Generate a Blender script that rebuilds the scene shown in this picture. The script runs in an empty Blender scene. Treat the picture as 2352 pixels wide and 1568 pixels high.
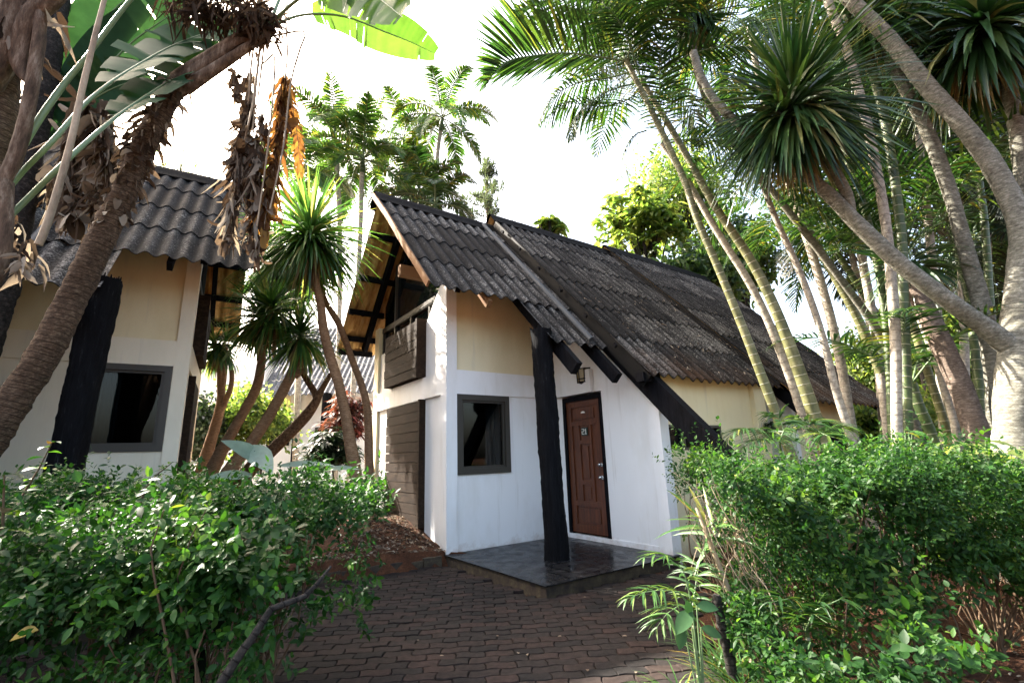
import bpy, math, random
import numpy as np
from mathutils import Matrix, Vector
random.seed(7); RG = np.random.default_rng(11)
sc = bpy.context.scene
COL = sc.collection
R_ = math.radians
# ------------------------------------------------------------------ camera
F_PX, PITCH, ROLL, CAM_Z = 1100.0, R_(13.5), R_(-1.9), 1.35
_fw = np.array([0, math.cos(PITCH), math.sin(PITCH)]); _u0 = np.array([0, -math.sin(PITCH), math.cos(PITCH)]); _r0 = np.array([1., 0, 0])
_rt = _r0*math.cos(ROLL)+_u0*math.sin(ROLL); _up = -_r0*math.sin(ROLL)+_u0*math.cos(ROLL)
def P(px, py, d):
    """point of the place seen in direction (px,py) at forward distance d"""
    v = _rt*(px-1176)-_up*(py-784)+_fw*F_PX
    return v*(d/v[1])+np.array([0, 0, CAM_Z])
def PL(*pts): return [P(*p) for p in pts]
cd = bpy.data.cameras.new('camera'); cam = bpy.data.objects.new('camera', cd); COL.objects.link(cam)
cam.matrix_world = Matrix(((_rt[0], _up[0], -_fw[0], 0), (_rt[1], _up[1], -_fw[1], 0), (_rt[2], _up[2], -_fw[2], CAM_Z), (0, 0, 0, 1)))
cd.sensor_width = 36; cd.lens = F_PX/2352*36; cd.clip_end = 2000; cd.clip_start = .05
sc.camera = cam
# ------------------------------------------------------------------ light
SUN_AZ, SUN_EL = R_(-60), R_(40)      # azimuth from +Y, negative = left
w = bpy.data.worlds.new("World"); sc.world = w; w.use_nodes = True
nt = w.node_tree; bg = nt.nodes['Background']; sky = nt.nodes.new('ShaderNodeTexSky')
sky.sky_type = 'NISHITA'; sky.sun_disc = False; sky.sun_elevation = SUN_EL; sky.sun_rotation = SUN_AZ
sky.air_density = 1.0; sky.dust_density = 7.0; sky.ozone_density = 1.0
tn = nt.nodes.new('ShaderNodeMix'); tn.data_type = 'RGBA'; tn.blend_type = 'MULTIPLY'; tn.inputs[0].default_value = 1; tn.inputs[7].default_value = (1, .95, .87, 1)
nt.links.new(sky.outputs[0], tn.inputs[6]); nt.links.new(tn.outputs[2], bg.inputs[0]); bg.inputs[1].default_value = .15
sl = bpy.data.lights.new('sun', 'SUN'); sl.energy = 4.4; sl.angle = R_(.5); sl.color = (1, .93, .82)
so = bpy.data.objects.new('sun', sl); COL.objects.link(so)
sd = Vector((math.sin(SUN_AZ)*math.cos(SUN_EL), math.cos(SUN_AZ)*math.cos(SUN_EL), math.sin(SUN_EL)))
so.rotation_euler = sd.to_track_quat('Z', 'Y').to_euler(); so.location = sd*40
sc.view_settings.view_transform = 'Standard'; sc.view_settings.look = 'None'
sc.view_settings.exposure = 2.95; sc.view_settings.gamma = 1
# ------------------------------------------------------------------ mesh builder
class MB:
    def __init__(s): s.V = []; s.F = []; s.r = []; s.t = []; s.n = 0
    def add(s, V, F, rnd=0., t=0., mat=0, smooth=True):
        V = np.asarray(V, float).reshape(-1, 3); F = np.asarray(F, int)
        s.V.append(V); s.F.append((F+s.n, mat, smooth)); s.n += len(V)
        s.r.append(np.broadcast_to(np.asarray(rnd, float), (len(V),))); s.t.append(np.broadcast_to(np.asarray(t, float), (len(V),)))
        return s
    def box(s, x0, x1, y0, y1, z0, z1, mat=0, rnd=0.):
        V = [(x, y, z) for z in (z0, z1) for y in (y0, y1) for x in (x0, x1)]
        F = [(0, 2, 3, 1), (4, 5, 7, 6), (0, 1, 5, 4), (2, 6, 7, 3), (0, 4, 6, 2), (1, 3, 7, 5)]
        return s.add(V, F, rnd, 0, mat, False)
    def prism(s, poly, a, b, axis, mat=0):
        """poly in the two other axes, extruded a..b along axis"""
        n = len(poly); V = []
        for c in (a, b):
            for p in poly:
                q = list(p); q.insert(axis, c); V.append(q)
        for i in range(n):
            j = (i+1) % n; s.add([V[i], V[j], V[n+j], V[n+i]], [(0, 1, 2, 3)], 0, 0, mat, False)
        s.add(V[:n], [tuple(range(n))], 0, 0, mat, False); s.add(V[n:], [tuple(range(n))[::-1]], 0, 0, mat, False)
        return s
    def beam(s, p, q, wd, ht, mat=0, up=(0, 0, 1)):
        p = np.array(p, float); q = np.array(q, float); d = q-p; d /= np.linalg.norm(d)
        sd_ = np.cross(d, up); sd_ /= np.linalg.norm(sd_); u = np.cross(sd_, d)
        V = [c+sd_*a*wd/2+u*b*ht/2 for c in (p, q) for a, b in ((-1, -1), (1, -1), (1, 1), (-1, 1))]
        F = [(0, 1, 5, 4), (1, 2, 6, 5), (2, 3, 7, 6), (3, 0, 4, 7), (3, 2, 1, 0), (4, 5, 6, 7)]
        return s.add(V, F, 0, 0, mat, False)
    def tube(s, pts, rad, segs=8, mat=0, rnd=0., cap=True, bump=0., ring=0., ringp=.1, step=None, lump=0.):
        pts, rad = spline(pts, rad, step)
        n = len(pts); d = np.gradient(pts, axis=0); d /= np.linalg.norm(d, axis=1)[:, None]+1e-9
        ref = np.array([0, 0, 1.]) if abs(d[0][2]) < .9 else np.array([1., 0, 0])
        a = np.cross(d[0], ref); a /= np.linalg.norm(a); A = []
        for i in range(n):
            a = a-d[i]*np.dot(a, d[i]); a /= np.linalg.norm(a); A.append(a)
        A = np.array(A); B = np.cross(d, A)
        L = np.concatenate([[0], np.cumsum(np.linalg.norm(np.diff(pts, axis=0), axis=1))])
        th = np.arange(segs)*2*np.pi/segs
        r = rad[:, None]*np.ones(segs)[None]
        if ring: r = r*(1+ring*(((L/ringp) % 1)[:, None] < .18))
        if bump: r = r*(1+bump*RG.standard_normal((n, segs)))
        if lump:
            k = RG.uniform(0, 6, 4); r = r*(1+lump*(np.sin(L[:, None]*3.1+th*2+k[0])+.7*np.sin(L[:, None]*7.3-th*3+k[1])+.5*np.sin(L[:, None]*1.3+th+k[2])))
        V = pts[:, None]+(A[:, None]*np.cos(th)[None, :, None]+B[:, None]*np.sin(th)[None, :, None])*r[..., None]
        i = np.arange(n-1)[:, None]; j = np.arange(segs)[None]; j2 = (j+1) % segs
        F = np.stack([i*segs+j+0*j2, i*segs+j2, (i+1)*segs+j2, (i+1)*segs+j], -1).reshape(-1, 4)
        s.add(V.reshape(-1, 3), F, rnd, np.repeat(L, segs), mat, True)
        if cap:
            s.add(V[-1], [tuple(range(segs))], rnd, L[-1], mat, False); s.add(V[0], [tuple(range(segs))[::-1]], rnd, 0, mat, False)
        return s
    def blades(s, base, dirs, length, width, droop=.5, prof=(.3, 1, .8, .0), fold=.25, up=None, twist=0., rnd=None, mat=0, sag=None):
        """many narrow leaves at once: bent strips, folded along the midrib"""
        base = np.asarray(base, float).reshape(-1, 3); N = len(base)
        d = np.broadcast_to(np.asarray(dirs, float), (N, 3)).copy(); d /= np.linalg.norm(d, axis=1)[:, None]+1e-9
        length = np.broadcast_to(length, (N,)); width = np.broadcast_to(width, (N,)); droop = np.broadcast_to(droop, (N,))
        S = len(prof)-1
        upv = np.broadcast_to(np.array([0, 0, 1.]) if up is None else np.asarray(up, float), (N, 3))
        sv = np.cross(d, upv); nn = np.linalg.norm(sv, axis=1); bad = nn < 1e-3
        sv[bad] = [1, 0, 0]; sv /= np.linalg.norm(sv, axis=1)[:, None]
        tw = RG.uniform(-1, 1, N)*twist
        nv = np.cross(sv, d); sv = sv*np.cos(tw)[:, None]+nv*np.sin(tw)[:, None]
        p = base.copy(); rows = []
        for k in range(S+1):
            nv = np.cross(sv, d); nv /= np.linalg.norm(nv, axis=1)[:, None]+1e-9
            hw = (width*prof[k]/2)[:, None]
            rows.append(np.stack([p-sv*hw+nv*hw*fold, p, p+sv*hw+nv*hw*fold], 1))
            if k < S:
                d = d+np.array([0, 0, -1.])*(droop/S)[:, None]; d /= np.linalg.norm(d, axis=1)[:, None]+1e-9
                sv = sv-d*np.sum(sv*d, 1)[:, None]; sv /= np.linalg.norm(sv, axis=1)[:, None]+1e-9
                p = p+d*(length/S)[:, None]
        V = np.stack(rows, 1).reshape(N, -1, 3); M = V.shape[1]
        f = []
        for k in range(S):
            a = k*3; f += [(a, a+1, a+4, a+3), (a+1, a+2, a+5, a+4)]
        F = (np.array(f)[None]+(np.arange(N)*M)[:, None, None]).reshape(-1, 4)
        rnd = RG.uniform(0, 1, N) if rnd is None else np.broadcast_to(rnd, (N,))
        tt = np.tile(np.repeat(np.linspace(0, 1, S+1), 3), N)
        s.add(V.reshape(-1, 3), F, np.repeat(rnd, M), tt, mat, True)
        return s
    def build(s, name, mats, parent=None, origin=None):
        V = np.concatenate(s.V) if s.V else np.zeros((0, 3))
        if origin is not None: V = V-np.asarray(origin)
        me = bpy.data.meshes.new(name); me.vertices.add(len(V)); me.vertices.foreach_set('co', V.ravel())
        lt = np.concatenate([np.full(len(F), F.shape[1]) for F, m, sm in s.F]); lv = np.concatenate([F.ravel() for F, m, sm in s.F])
        me.loops.add(len(lv)); me.loops.foreach_set('vertex_index', lv.astype(np.int32))
        me.polygons.add(len(lt)); me.polygons.foreach_set('loop_start', (np.cumsum(lt)-lt).astype(np.int32)); me.polygons.foreach_set('loop_total', lt.astype(np.int32))
        me.polygons.foreach_set('material_index', np.concatenate([np.full(len(F), m) for F, m, sm in s.F]).astype(np.int32))
        me.polygons.foreach_set('use_smooth', np.concatenate([np.full(len(F), sm) for F, m, sm in s.F]))
        for nm, ch in (('rnd', s.r), ('t', s.t)):
            a = me.attributes.new(nm, 'FLOAT', 'POINT'); a.data.foreach_set('value', np.concatenate(ch).astype(np.float32))
        me.update(calc_edges=True); me.validate()
        for m in (mats if isinstance(mats, (list, tuple)) else [mats]): me.materials.append(m)
        o = bpy.data.objects.new(name, me); COL.objects.link(o)
        if parent is not None: o.parent = parent
        elif origin is not None: o.location = origin
        return o
def spline(pts, rad, step=None):
    pts = np.asarray(pts, float); n = len(pts)
    rad = np.interp(np.linspace(0, 1, n), np.linspace(0, 1, len(rad)), rad) if np.ndim(rad) else np.full(n, rad)
    if step is None: return pts, rad
    ext = np.vstack([2*pts[0]-pts[1], pts, 2*pts[-1]-pts[-2]]); out = []; ro = []
    for i in range(n-1):
        p0, p1, p2, p3 = ext[i:i+4]; m = max(1, int(np.linalg.norm(p2-p1)/step))
        for k in range(m):
            t = k/m; out.append(.5*((2*p1)+(-p0+p2)*t+(2*p0-5*p1+4*p2-p3)*t*t+(-p0+3*p1-3*p2+p3)*t**3)); ro.append(rad[i]*(1-t)+rad[i+1]*t)
    out.append(pts[-1]); ro.append(rad[-1])
    return np.array(out), np.array(ro)
def tag(o, label=None, cat=None, group=None, kind=None):
    if label: o['label'] = label
    if cat: o['category'] = cat
    if group: o['group'] = group
    if kind: o['kind'] = kind
    return o
def empty(name, loc, label, cat, group=None, rz=0):
    o = bpy.data.objects.new(name, None); COL.objects.link(o); o.location = loc; o.rotation_euler = (0, 0, rz); o.empty_display_size = .2
    return tag(o, label, cat, group)
# ------------------------------------------------------------------ materials
def ramp(nt, fac, stops):
    r = nt.nodes.new('ShaderNodeValToRGB'); e = r.color_ramp.elements
    while len(e) < len(stops): e.new(.5)
    for x, (p, c) in zip(e, stops): x.position = p; x.color = (*c, 1)
    nt.links.new(fac, r.inputs[0]); return r.outputs[0]
def noise(nt, scale, detail=5, rough=.6, vec=None, stretch=None):
    n = nt.nodes.new('ShaderNodeTexNoise'); n.inputs['Scale'].default_value = scale; n.inputs['Detail'].default_value = detail; n.inputs['Roughness'].default_value = rough
    tc = nt.nodes.new('ShaderNodeTexCoord'); v = vec or tc.outputs['Object']
    if stretch:
        mp = nt.nodes.new('ShaderNodeMapping'); mp.inputs['Scale'].default_value = stretch; nt.links.new(v, mp.inputs[0]); v = mp.outputs[0]
    nt.links.new(v, n.inputs['Vector']); return n.outputs[0]
def mixc(nt, fac, a, b, mode='MIX'):
    m = nt.nodes.new('ShaderNodeMix'); m.data_type = 'RGBA'; m.blend_type = mode
    for sk, v in ((m.inputs[0], fac), (m.inputs[6], a), (m.inputs[7], b)):
        if hasattr(v, 'is_linked'): nt.links.new(v, sk)
        elif isinstance(v, (int, float)): sk.default_value = v
        else: sk.default_value = (*v, 1)
    return m.outputs[2]
def attr(nt, name):
    a = nt.nodes.new('ShaderNodeAttribute'); a.attribute_name = name; return a.outputs['Fac']
def math_(nt, op, a, b=0.):
    m = nt.nodes.new('ShaderNodeMath'); m.operation = op
    for sk, v in ((m.inputs[0], a), (m.inputs[1], b)):
        if hasattr(v, 'is_linked'): nt.links.new(v, sk)
        else: sk.default_value = v
    return m.outputs[0]
def bump(nt, h, st=.3, dist=.02):
    b = nt.nodes.new('ShaderNodeBump'); b.inputs['Strength'].default_value = st; b.inputs['Distance'].default_value = dist
    nt.links.new(h, b.inputs['Height']); return b.outputs[0]
def mat(name, col=None, rough=.7, fn=None, spec=.5):
    m = bpy.data.materials.new(name); m.use_nodes = True; nt = m.node_tree; b = nt.nodes['Principled BSDF']
    b.inputs['Roughness'].default_value = rough; b.inputs['Specular IOR Level'].default_value = spec
    if col: b.inputs['Base Color'].default_value = (*col, 1)
    if fn: fn(nt, b)
    return m
def setc(nt, b, c): nt.links.new(c, b.inputs['Base Color'])
def setn(nt, b, n): nt.links.new(n, b.inputs['Normal'])
def leafmat(name, stops, rough=.4, trans=.35, spec=.5, tint=(2.0, 2.0, 1.0)):
    m = bpy.data.materials.new(name); m.use_nodes = True; nt = m.node_tree; b = nt.nodes['Principled BSDF']; out = nt.nodes['Material Output']
    c = ramp(nt, attr(nt, 'rnd'), stops)
    n = noise(nt, 9, 3); c2 = mixc(nt, .35, c, ramp(nt, n, [(.3, (.35, .35, .35)), (.7, (1, 1, 1))]), 'MULTIPLY')
    setc(nt, b, c2); b.inputs['Roughness'].default_value = rough; b.inputs['Specular IOR Level'].default_value = spec
    tr = nt.nodes.new('ShaderNodeBsdfTranslucent'); mx = nt.nodes.new('ShaderNodeMixShader'); mx.inputs[0].default_value = trans
    tc = mixc(nt, 1., c2, tint, 'MULTIPLY'); nt.links.new(tc, tr.inputs[0])
    nt.links.new(b.outputs[0], mx.inputs[1]); nt.links.new(tr.outputs[0], mx.inputs[2]); nt.links.new(mx.outputs[0], out.inputs[0])
    return m
def _wall(base, stain):
    def fn(nt, b):
        n1 = noise(nt, 1.3, 6, .65, stretch=(1, 1, .35)); n2 = noise(nt, 60, 3)
        c = ramp(nt, n1, [(.32, stain), (.55, base)]); tc = nt.nodes.new('ShaderNodeTexCoord'); sp = nt.nodes.new('ShaderNodeSeparateXYZ'); nt.links.new(tc.outputs['Object'], sp.inputs[0])
        n3 = noise(nt, 7, 6, .7); n4 = noise(nt, 9, 4, .6, stretch=(1, 1, .06))
        k = math_(nt, 'ADD', math_(nt, 'MULTIPLY', sp.outputs[2], -2.2), math_(nt, 'MULTIPLY', n3, 1.3))      # mud splash stains along the foot
        c = mixc(nt, ramp(nt, k, [(.45, (0, 0, 0)), (.95, (.6, .6, .6))]), c, (.34, .22, .14))
        c = mixc(nt, ramp(nt, n4, [(.60, (0, 0, 0)), (.72, (.30, .30, .30))]), c, (.45, .42, .36))          # run-off streaks
        setc(nt, b, c); setn(nt, b, bump(nt, n2, .12, .004))
    return fn
M = {}
M['white'] = mat('white_paint', rough=.65, fn=_wall((.80, .80, .79), (.70, .69, .65)), spec=.25)
M['cream'] = mat('cream_paint', rough=.7, fn=_wall((.74, .66, .44), (.66, .57, .35)), spec=.25)
M['cream2'] = mat('greyish_cream_paint', rough=.7, fn=_wall((.76, .70, .56), (.66, .61, .48)), spec=.25)
def _roof(brown):
    def fn(nt, b):
        n1 = noise(nt, 2.2, 7, .7, stretch=(2.2, .7, .7)); n2 = noise(nt, 38, 5, .75); n3 = noise(nt, 1.1, 5, .6)
        c = ramp(nt, n1, [(.32, (.006, .006, .007)), (.5, (.0165, .0162, .0165)), (.68, (.046, .045, .045))])
        sh = attr(nt, 'rnd'); c = mixc(nt, .85, c, ramp(nt, sh, [(0, (.45, .44, .43)), (.5, (1, 1, 1)), (.85, (1.5, 1.45, 1.4))]), 'MULTIPLY')
        n4 = noise(nt, 5, 4, .6, stretch=(2, .8, .8)); n2 = math_(nt, 'ADD', n2, math_(nt, 'MULTIPLY', math_(nt, 'SUBTRACT', math_(nt, 'MULTIPLY', n4, math_(nt, 'ADD', .5, sh)), .5), .22))
        c = mixc(nt, ramp(nt, n2, [(.55, (0, 0, 0)), (.64, (.75, .75, .75))]), c, (.22, .215, .205))
        c = mixc(nt, ramp(nt, n2, [(.34, (.8, .8, .8)), (.44, (0, 0, 0))]), c, (.008, .008, .009))
        if brown:
            g = nt.nodes.new('ShaderNodeTexCoord'); sp = nt.nodes.new('ShaderNodeSeparateXYZ'); nt.links.new(g.outputs['Object'], sp.inputs[0])
            k = math_(nt, 'ADD', math_(nt, 'MULTIPLY', sp.outputs[2], -.55), math_(nt, 'MULTIPLY', n3, 1.6))
            k = math_(nt, 'ADD', k, .95)
            c = mixc(nt, ramp(nt, k, [(.1, (0, 0, 0)), (.75, (.75, .75, .75))]), c, (.040, .021, .011))
        c = mixc(nt, .8, c, ramp(nt, math_(nt, 'ADD', attr(nt, 't'), math_(nt, 'MULTIPLY', math_(nt, 'SUBTRACT', n3, .5), .5)), [(.05, (.12, .115, .11)), (.45, (.85, .84, .82)), (.9, (1.3, 1.28, 1.26))]), 'MULTIPLY')      # shade of the corrugation valleys painted into the colour
        setc(nt, b, c); setn(nt, b, bump(nt, n2, .5, .012))
    return fn
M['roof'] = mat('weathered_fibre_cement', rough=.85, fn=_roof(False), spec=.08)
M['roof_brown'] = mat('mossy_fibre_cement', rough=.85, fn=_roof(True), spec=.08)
def _under(nt, b):
    n = noise(nt, 3, 6, .7, stretch=(4, 1, 1)); setc(nt, b, ramp(nt, n, [(.3, (.20, .10, .035)), (.5, (.42, .26, .10)), (.75, (.55, .40, .19))]))
M['under'] = mat('bare_sheet_underside', rough=.9, fn=_under, spec=.2)
def _dwood(nt, b):
    n = noise(nt, 4, 6, .7, stretch=(6, 6, 1)); setc(nt, b, ramp(nt, n, [(.3, (.0025, .0025, .003)), (.6, (.008, .008, .010)), (.85, (.026, .026, .030))])); setn(nt, b, bump(nt, n, .5, .01))
M['black_wood'] = mat('black_stained_timber', rough=.8, fn=_dwood, spec=.05)
def _char(nt, b):
    n = noise(nt, 5, 8, .75, stretch=(7, 7, .7)); setc(nt, b, ramp(nt, n, [(.3, (.0025, .0025, .003)), (.6, (.008, .0085, .010)), (.8, (.06, .06, .064))])); setn(nt, b, bump(nt, n, .9, .03))
M['char'] = mat('charred_log', rough=.85, fn=_char, spec=.06)
def _board(nt, b):
    n = noise(nt, 3, 6, .7, stretch=(5, 1, 8)); setc(nt, b, ramp(nt, n, [(.3, (.008, .005, .0035)), (.55, (.026, .016, .010)), (.8, (.064, .044, .030))])); setn(nt, b, bump(nt, n, .4, .008))
M['board'] = mat('weathered_boards', rough=.8, fn=_board, spec=.12)
def _door(nt, b):
    n = noise(nt, 3, 6, .65, stretch=(9, 9, 1)); setc(nt, b, ramp(nt, n, [(.3, (.050, .013, .004)), (.7, (.145, .042, .013))]))
M['door'] = mat('varnished_door_wood', rough=.4, fn=_door)
M['frame'] = mat('bronze_frame', (.032, .028, .021), .45)
M['tan'] = mat('tan_timber', (.19, .105, .052), .8, spec=.1)
M['glass'] = mat('dark_window_glass', (.004, .005, .006), .04, spec=.14)
M['curtain'] = mat('dark_blue_curtain', (.03, .045, .06), .9, spec=.1)
def _clear():
    m = bpy.data.materials.new('window_pane_glass'); m.use_nodes = True; nt = m.node_tree; out = nt.nodes['Material Output']
    tr = nt.nodes.new('ShaderNodeBsdfTransparent'); tr.inputs[0].default_value = (.5, .53, .52, 1); gl = nt.nodes.new('ShaderNodeBsdfGlossy'); gl.inputs['Roughness'].default_value = .02
    fr = nt.nodes.new('ShaderNodeFresnel'); fr.inputs[0].default_value = 1.35; mx = nt.nodes.new('ShaderNodeMixShader')
    nt.links.new(fr.outputs[0], mx.inputs[0]); nt.links.new(tr.outputs[0], mx.inputs[1]); nt.links.new(gl.outputs[0], mx.inputs[2]); nt.links.new(mx.outputs[0], out.inputs[0]); return m
M['pane'] = _clear()
M['metal'] = mat('polished_steel', (.6, .6, .58), .2); M['metal'].node_tree.nodes['Principled BSDF'].inputs['Metallic'].default_value = 1
M['plate'] = mat('dark_green_plate', (.012, .03, .022), .4)
M['ivory'] = mat('ivory_digits', (.75, .75, .68), .5)
M['iron'] = mat('black_iron', (.006, .006, .006), .6, spec=.08)
M['amber'] = mat('amber_lantern_glass', (.20, .145, .06), .25)
M['flash'] = mat('grey_blue_flashing', (.045, .052, .060), .7, spec=.2)
def _tile(nt, b):
    br = nt.nodes.new('ShaderNodeTexBrick'); br.offset = 0; br.inputs['Scale'].default_value = 1; br.inputs['Brick Width'].default_value = .2; br.inputs['Row Height'].default_value = .2; br.inputs['Mortar Size'].default_value = .013
    br.inputs['Color1'].default_value = (.012, .0125, .014, 1); br.inputs['Color2'].default_value = (.019, .0195, .021, 1); br.inputs['Mortar'].default_value = (.004, .004, .004, 1)
    tc = nt.nodes.new('ShaderNodeTexCoord'); nt.links.new(tc.outputs['Object'], br.inputs[0]); n = noise(nt, 5, 5)
    setc(nt, b, mixc(nt, .5, br.outputs[0], ramp(nt, n, [(.3, (.5, .5, .5)), (.7, (1.5, 1.45, 1.4))]), 'MULTIPLY'))
    nt.links.new(ramp(nt, n, [(.35, (.16, .16, .16)), (.7, (.42, .42, .42))]), b.inputs['Roughness']); setn(nt, b, bump(nt, br.outputs['Fac'], -.5, .004))
M['tile'] = mat('dark_porch_tile', rough=.3, fn=_tile, spec=.08)
def _slab(nt, b):
    n = noise(nt, 7, 6, .7); setc(nt, b, ramp(nt, n, [(.35, (.016, .010, .007)), (.55, (.048, .034, .018)), (.75, (.10, .082, .045))]))
M['slab'] = mat('mossy_slab_edge', rough=.9, fn=_slab)
def _paver(nt, b):
    n = noise(nt, 2.0, 5, .6); n2 = noise(nt, 130, 4, .7); n3 = noise(nt, 18, 5, .7)
    c = ramp(nt, attr(nt, 'rnd'), [(0, (.014, .0132, .013)), (.5, (.022, .0182, .0168)), (1, (.032, .0225, .0195))])
    c = mixc(nt, .75, c, ramp(nt, n, [(.3, (.55, .6, .62)), (.7, (1.3, 1.2, 1.15))]), 'MULTIPLY')
    c = mixc(nt, .7, c, ramp(nt, n3, [(.35, (.5, .5, .5)), (.65, (1.35, 1.35, 1.35))]), 'MULTIPLY')
    c = mixc(nt, ramp(nt, n2, [(.66, (0, 0, 0)), (.74, (.6, .6, .6))]), c, (.06, .053, .05))
    setc(nt, b, c); setn(nt, b, bump(nt, n2, .5, .004))
M['paver'] = mat('dark_red_paver', rough=.85, fn=_paver, spec=.10)
def _soil(nt, b):
    n = noise(nt, 3, 8, .75); n2 = noise(nt, 45, 6, .8)
    c = ramp(nt, n, [(.3, (.028, .012, .007)), (.55, (.085, .036, .018)), (.75, (.17, .078, .036))])
    c = mixc(nt, .7, c, ramp(nt, n2, [(.35, (.35, .35, .35)), (.65, (1.4, 1.4, 1.4))]), 'MULTIPLY')
    setc(nt, b, c); setn(nt, b, bump(nt, n2, .8, .03))
M['soil'] = mat('red_soil', rough=.95, fn=_soil, spec=.15)
def _bark(c0, c1, c2, ringp=.0, ringc=None, sc_=14, st=(1, 1, 1)):
    def fn(nt, b):
        n = noise(nt, sc_, 7, .75, stretch=st); n2 = noise(nt, 2.5, 5, .7)
        c = ramp(nt, n, [(.3, c0), (.52, c1), (.75, c2)])
        c = mixc(nt, .55, c, ramp(nt, n2, [(.3, (.5, .5, .5)), (.7, (1.3, 1.3, 1.3))]), 'MULTIPLY')
        h = n
        if ringp:
            fr = math_(nt, 'FRACT', math_(nt, 'ADD', math_(nt, 'DIVIDE', attr(nt, 't'), ringp), math_(nt, 'MULTIPLY', n2, .25)))
            k = ramp(nt, fr, [(.0, (.8, .8, .8)), (.07, (.8, .8, .8)), (.12, (0, 0, 0))])
            c = mixc(nt, k, c, ringc); h = mixc(nt, .5, n, k)
        setc(nt, b, c); setn(nt, b, bump(nt, h, .7, .02))
    return fn
M['bark_yucca'] = mat('grey_brown_bark', rough=.9, fn=_bark((.052, .048, .036), (.185, .178, .145), (.40, .388, .335), .035, (.10, .094, .074), 16, (1, 1, 2)), spec=.1)
M['bark_tan'] = mat('tan_bark', rough=.9, fn=_bark((.10, .055, .03), (.25, .15, .085), (.38, .26, .16), .03, (.13, .075, .04), 18, (1, 1, 3)), spec=.1)
M['bark_red'] = mat('reddish_scaly_bark', rough=.9, fn=_bark((.06, .045, .035), (.165, .125, .098), (.34, .28, .235), .03, (.10, .07, .055), 18, (1, 1, 3)), spec=.1)
M['bark_rough'] = mat('rough_brown_bark', rough=.95, fn=_bark((.015, .009, .006), (.11, .06, .03), (.26, .17, .10), 0, None, 22), spec=.15)
M['bark_palm'] = mat('fibrous_banana_bark', rough=.95, fn=_bark((.012, .009, .007), (.075, .048, .030), (.20, .145, .095), .055, (.02, .014, .01), 26, (1, 1, 2.5)), spec=.15)
M['bark_dark'] = mat('dark_fibrous_bark', rough=.95, fn=_bark((.006, .006, .006), (.028, .025, .022), (.09, .08, .07), .05, (.008, .007, .007), 26), spec=.15)
M['cane_green'] = mat('green_cane', rough=.5, fn=_bark((.022, .040, .012), (.055, .085, .022), (.12, .13, .045), .15, (.30, .30, .20), 5), spec=.4)
M['cane_yellow'] = mat('yellow_green_cane', rough=.5, fn=_bark((.055, .064, .020), (.125, .125, .048), (.235, .22, .12), .14, (.40, .38, .26), 5), spec=.4)
M['cane_pale'] = mat('pale_lichen_cane', rough=.8, fn=_bark((.10, .085, .07), (.36, .32, .26), (.52, .48, .42), .14, (.22, .19, .16), 18), spec=.3)
M['sheath'] = mat('dry_leaf_sheath', rough=.9, fn=_bark((.018, .012, .008), (.10, .065, .042), (.30, .24, .18), 0, None, 6, (3, 3, .6)), spec=.2)
M['frond_dark'] = None
M['twig'] = mat('twig_bark', (.10, .065, .04), .9, spec=.2)
G1, G2 = (.018, .055, .012), (.045, .12, .022)
M['hedge'] = leafmat('hedge_leaf', [(0, (.09, .045, .018)), (.025, (.06, .04, .015)), (.035, (.006, .027, .006)), (.5, (.017, .064, .010)), (.82, (.055, .14, .018)), (1, (.17, .24, .03))], .48, .30, .2)
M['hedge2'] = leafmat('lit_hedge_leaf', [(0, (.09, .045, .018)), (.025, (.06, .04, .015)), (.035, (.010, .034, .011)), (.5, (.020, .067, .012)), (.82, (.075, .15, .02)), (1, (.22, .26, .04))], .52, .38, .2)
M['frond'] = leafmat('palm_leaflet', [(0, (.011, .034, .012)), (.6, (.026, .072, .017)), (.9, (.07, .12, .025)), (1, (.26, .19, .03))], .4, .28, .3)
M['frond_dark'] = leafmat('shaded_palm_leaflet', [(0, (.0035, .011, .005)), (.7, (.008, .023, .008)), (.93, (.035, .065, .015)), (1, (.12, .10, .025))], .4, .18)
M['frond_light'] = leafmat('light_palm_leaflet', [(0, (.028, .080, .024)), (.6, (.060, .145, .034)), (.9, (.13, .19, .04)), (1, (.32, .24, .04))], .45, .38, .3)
M['yucca'] = leafmat('strap_leaf', [(0, (.009, .030, .011)), (.6, (.022, .060, .018)), (.9, (.06, .105, .03)), (1, (.20, .19, .08))], .33, .25, .6)
M['yucca_old'] = leafmat('dry_strap_leaf', [(0, (.12, .085, .045)), (.6, (.22, .165, .09)), (1, (.34, .27, .16))], .8, .25, .2)
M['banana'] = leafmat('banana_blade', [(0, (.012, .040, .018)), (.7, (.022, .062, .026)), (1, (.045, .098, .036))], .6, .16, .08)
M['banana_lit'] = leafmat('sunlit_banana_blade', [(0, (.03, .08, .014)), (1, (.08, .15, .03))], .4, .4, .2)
M['rib'] = mat('leaf_midrib', (.11, .17, .075), .45)
M['rib_dry'] = mat('dry_stalk', rough=.8, fn=_bark((.13, .09, .055), (.30, .23, .15), (.45, .37, .26), 0, None, 9, (1, 1, .4)))
M['dead'] = leafmat('dead_leaf', [(0, (.020, .013, .009)), (.35, (.065, .043, .028)), (.65, (.16, .12, .085)), (1, (.38, .33, .26))], .9, .25, .1, (1.2, 1.1, .95))
M['dead_orange'] = leafmat('orange_dry_leaf', [(0, (.07, .036, .018)), (.5, (.17, .085, .035)), (.8, (.30, .18, .05)), (1, (.22, .23, .05))], .85, .35, .1, (1.5, 1.25, .7))
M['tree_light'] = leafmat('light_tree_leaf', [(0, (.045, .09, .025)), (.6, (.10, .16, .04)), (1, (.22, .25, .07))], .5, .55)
M['tree_dark'] = leafmat('dark_tree_leaf', [(0, (.005, .014, .007)), (.6, (.011, .029, .010)), (1, (.03, .055, .017))], .5, .18)
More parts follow.
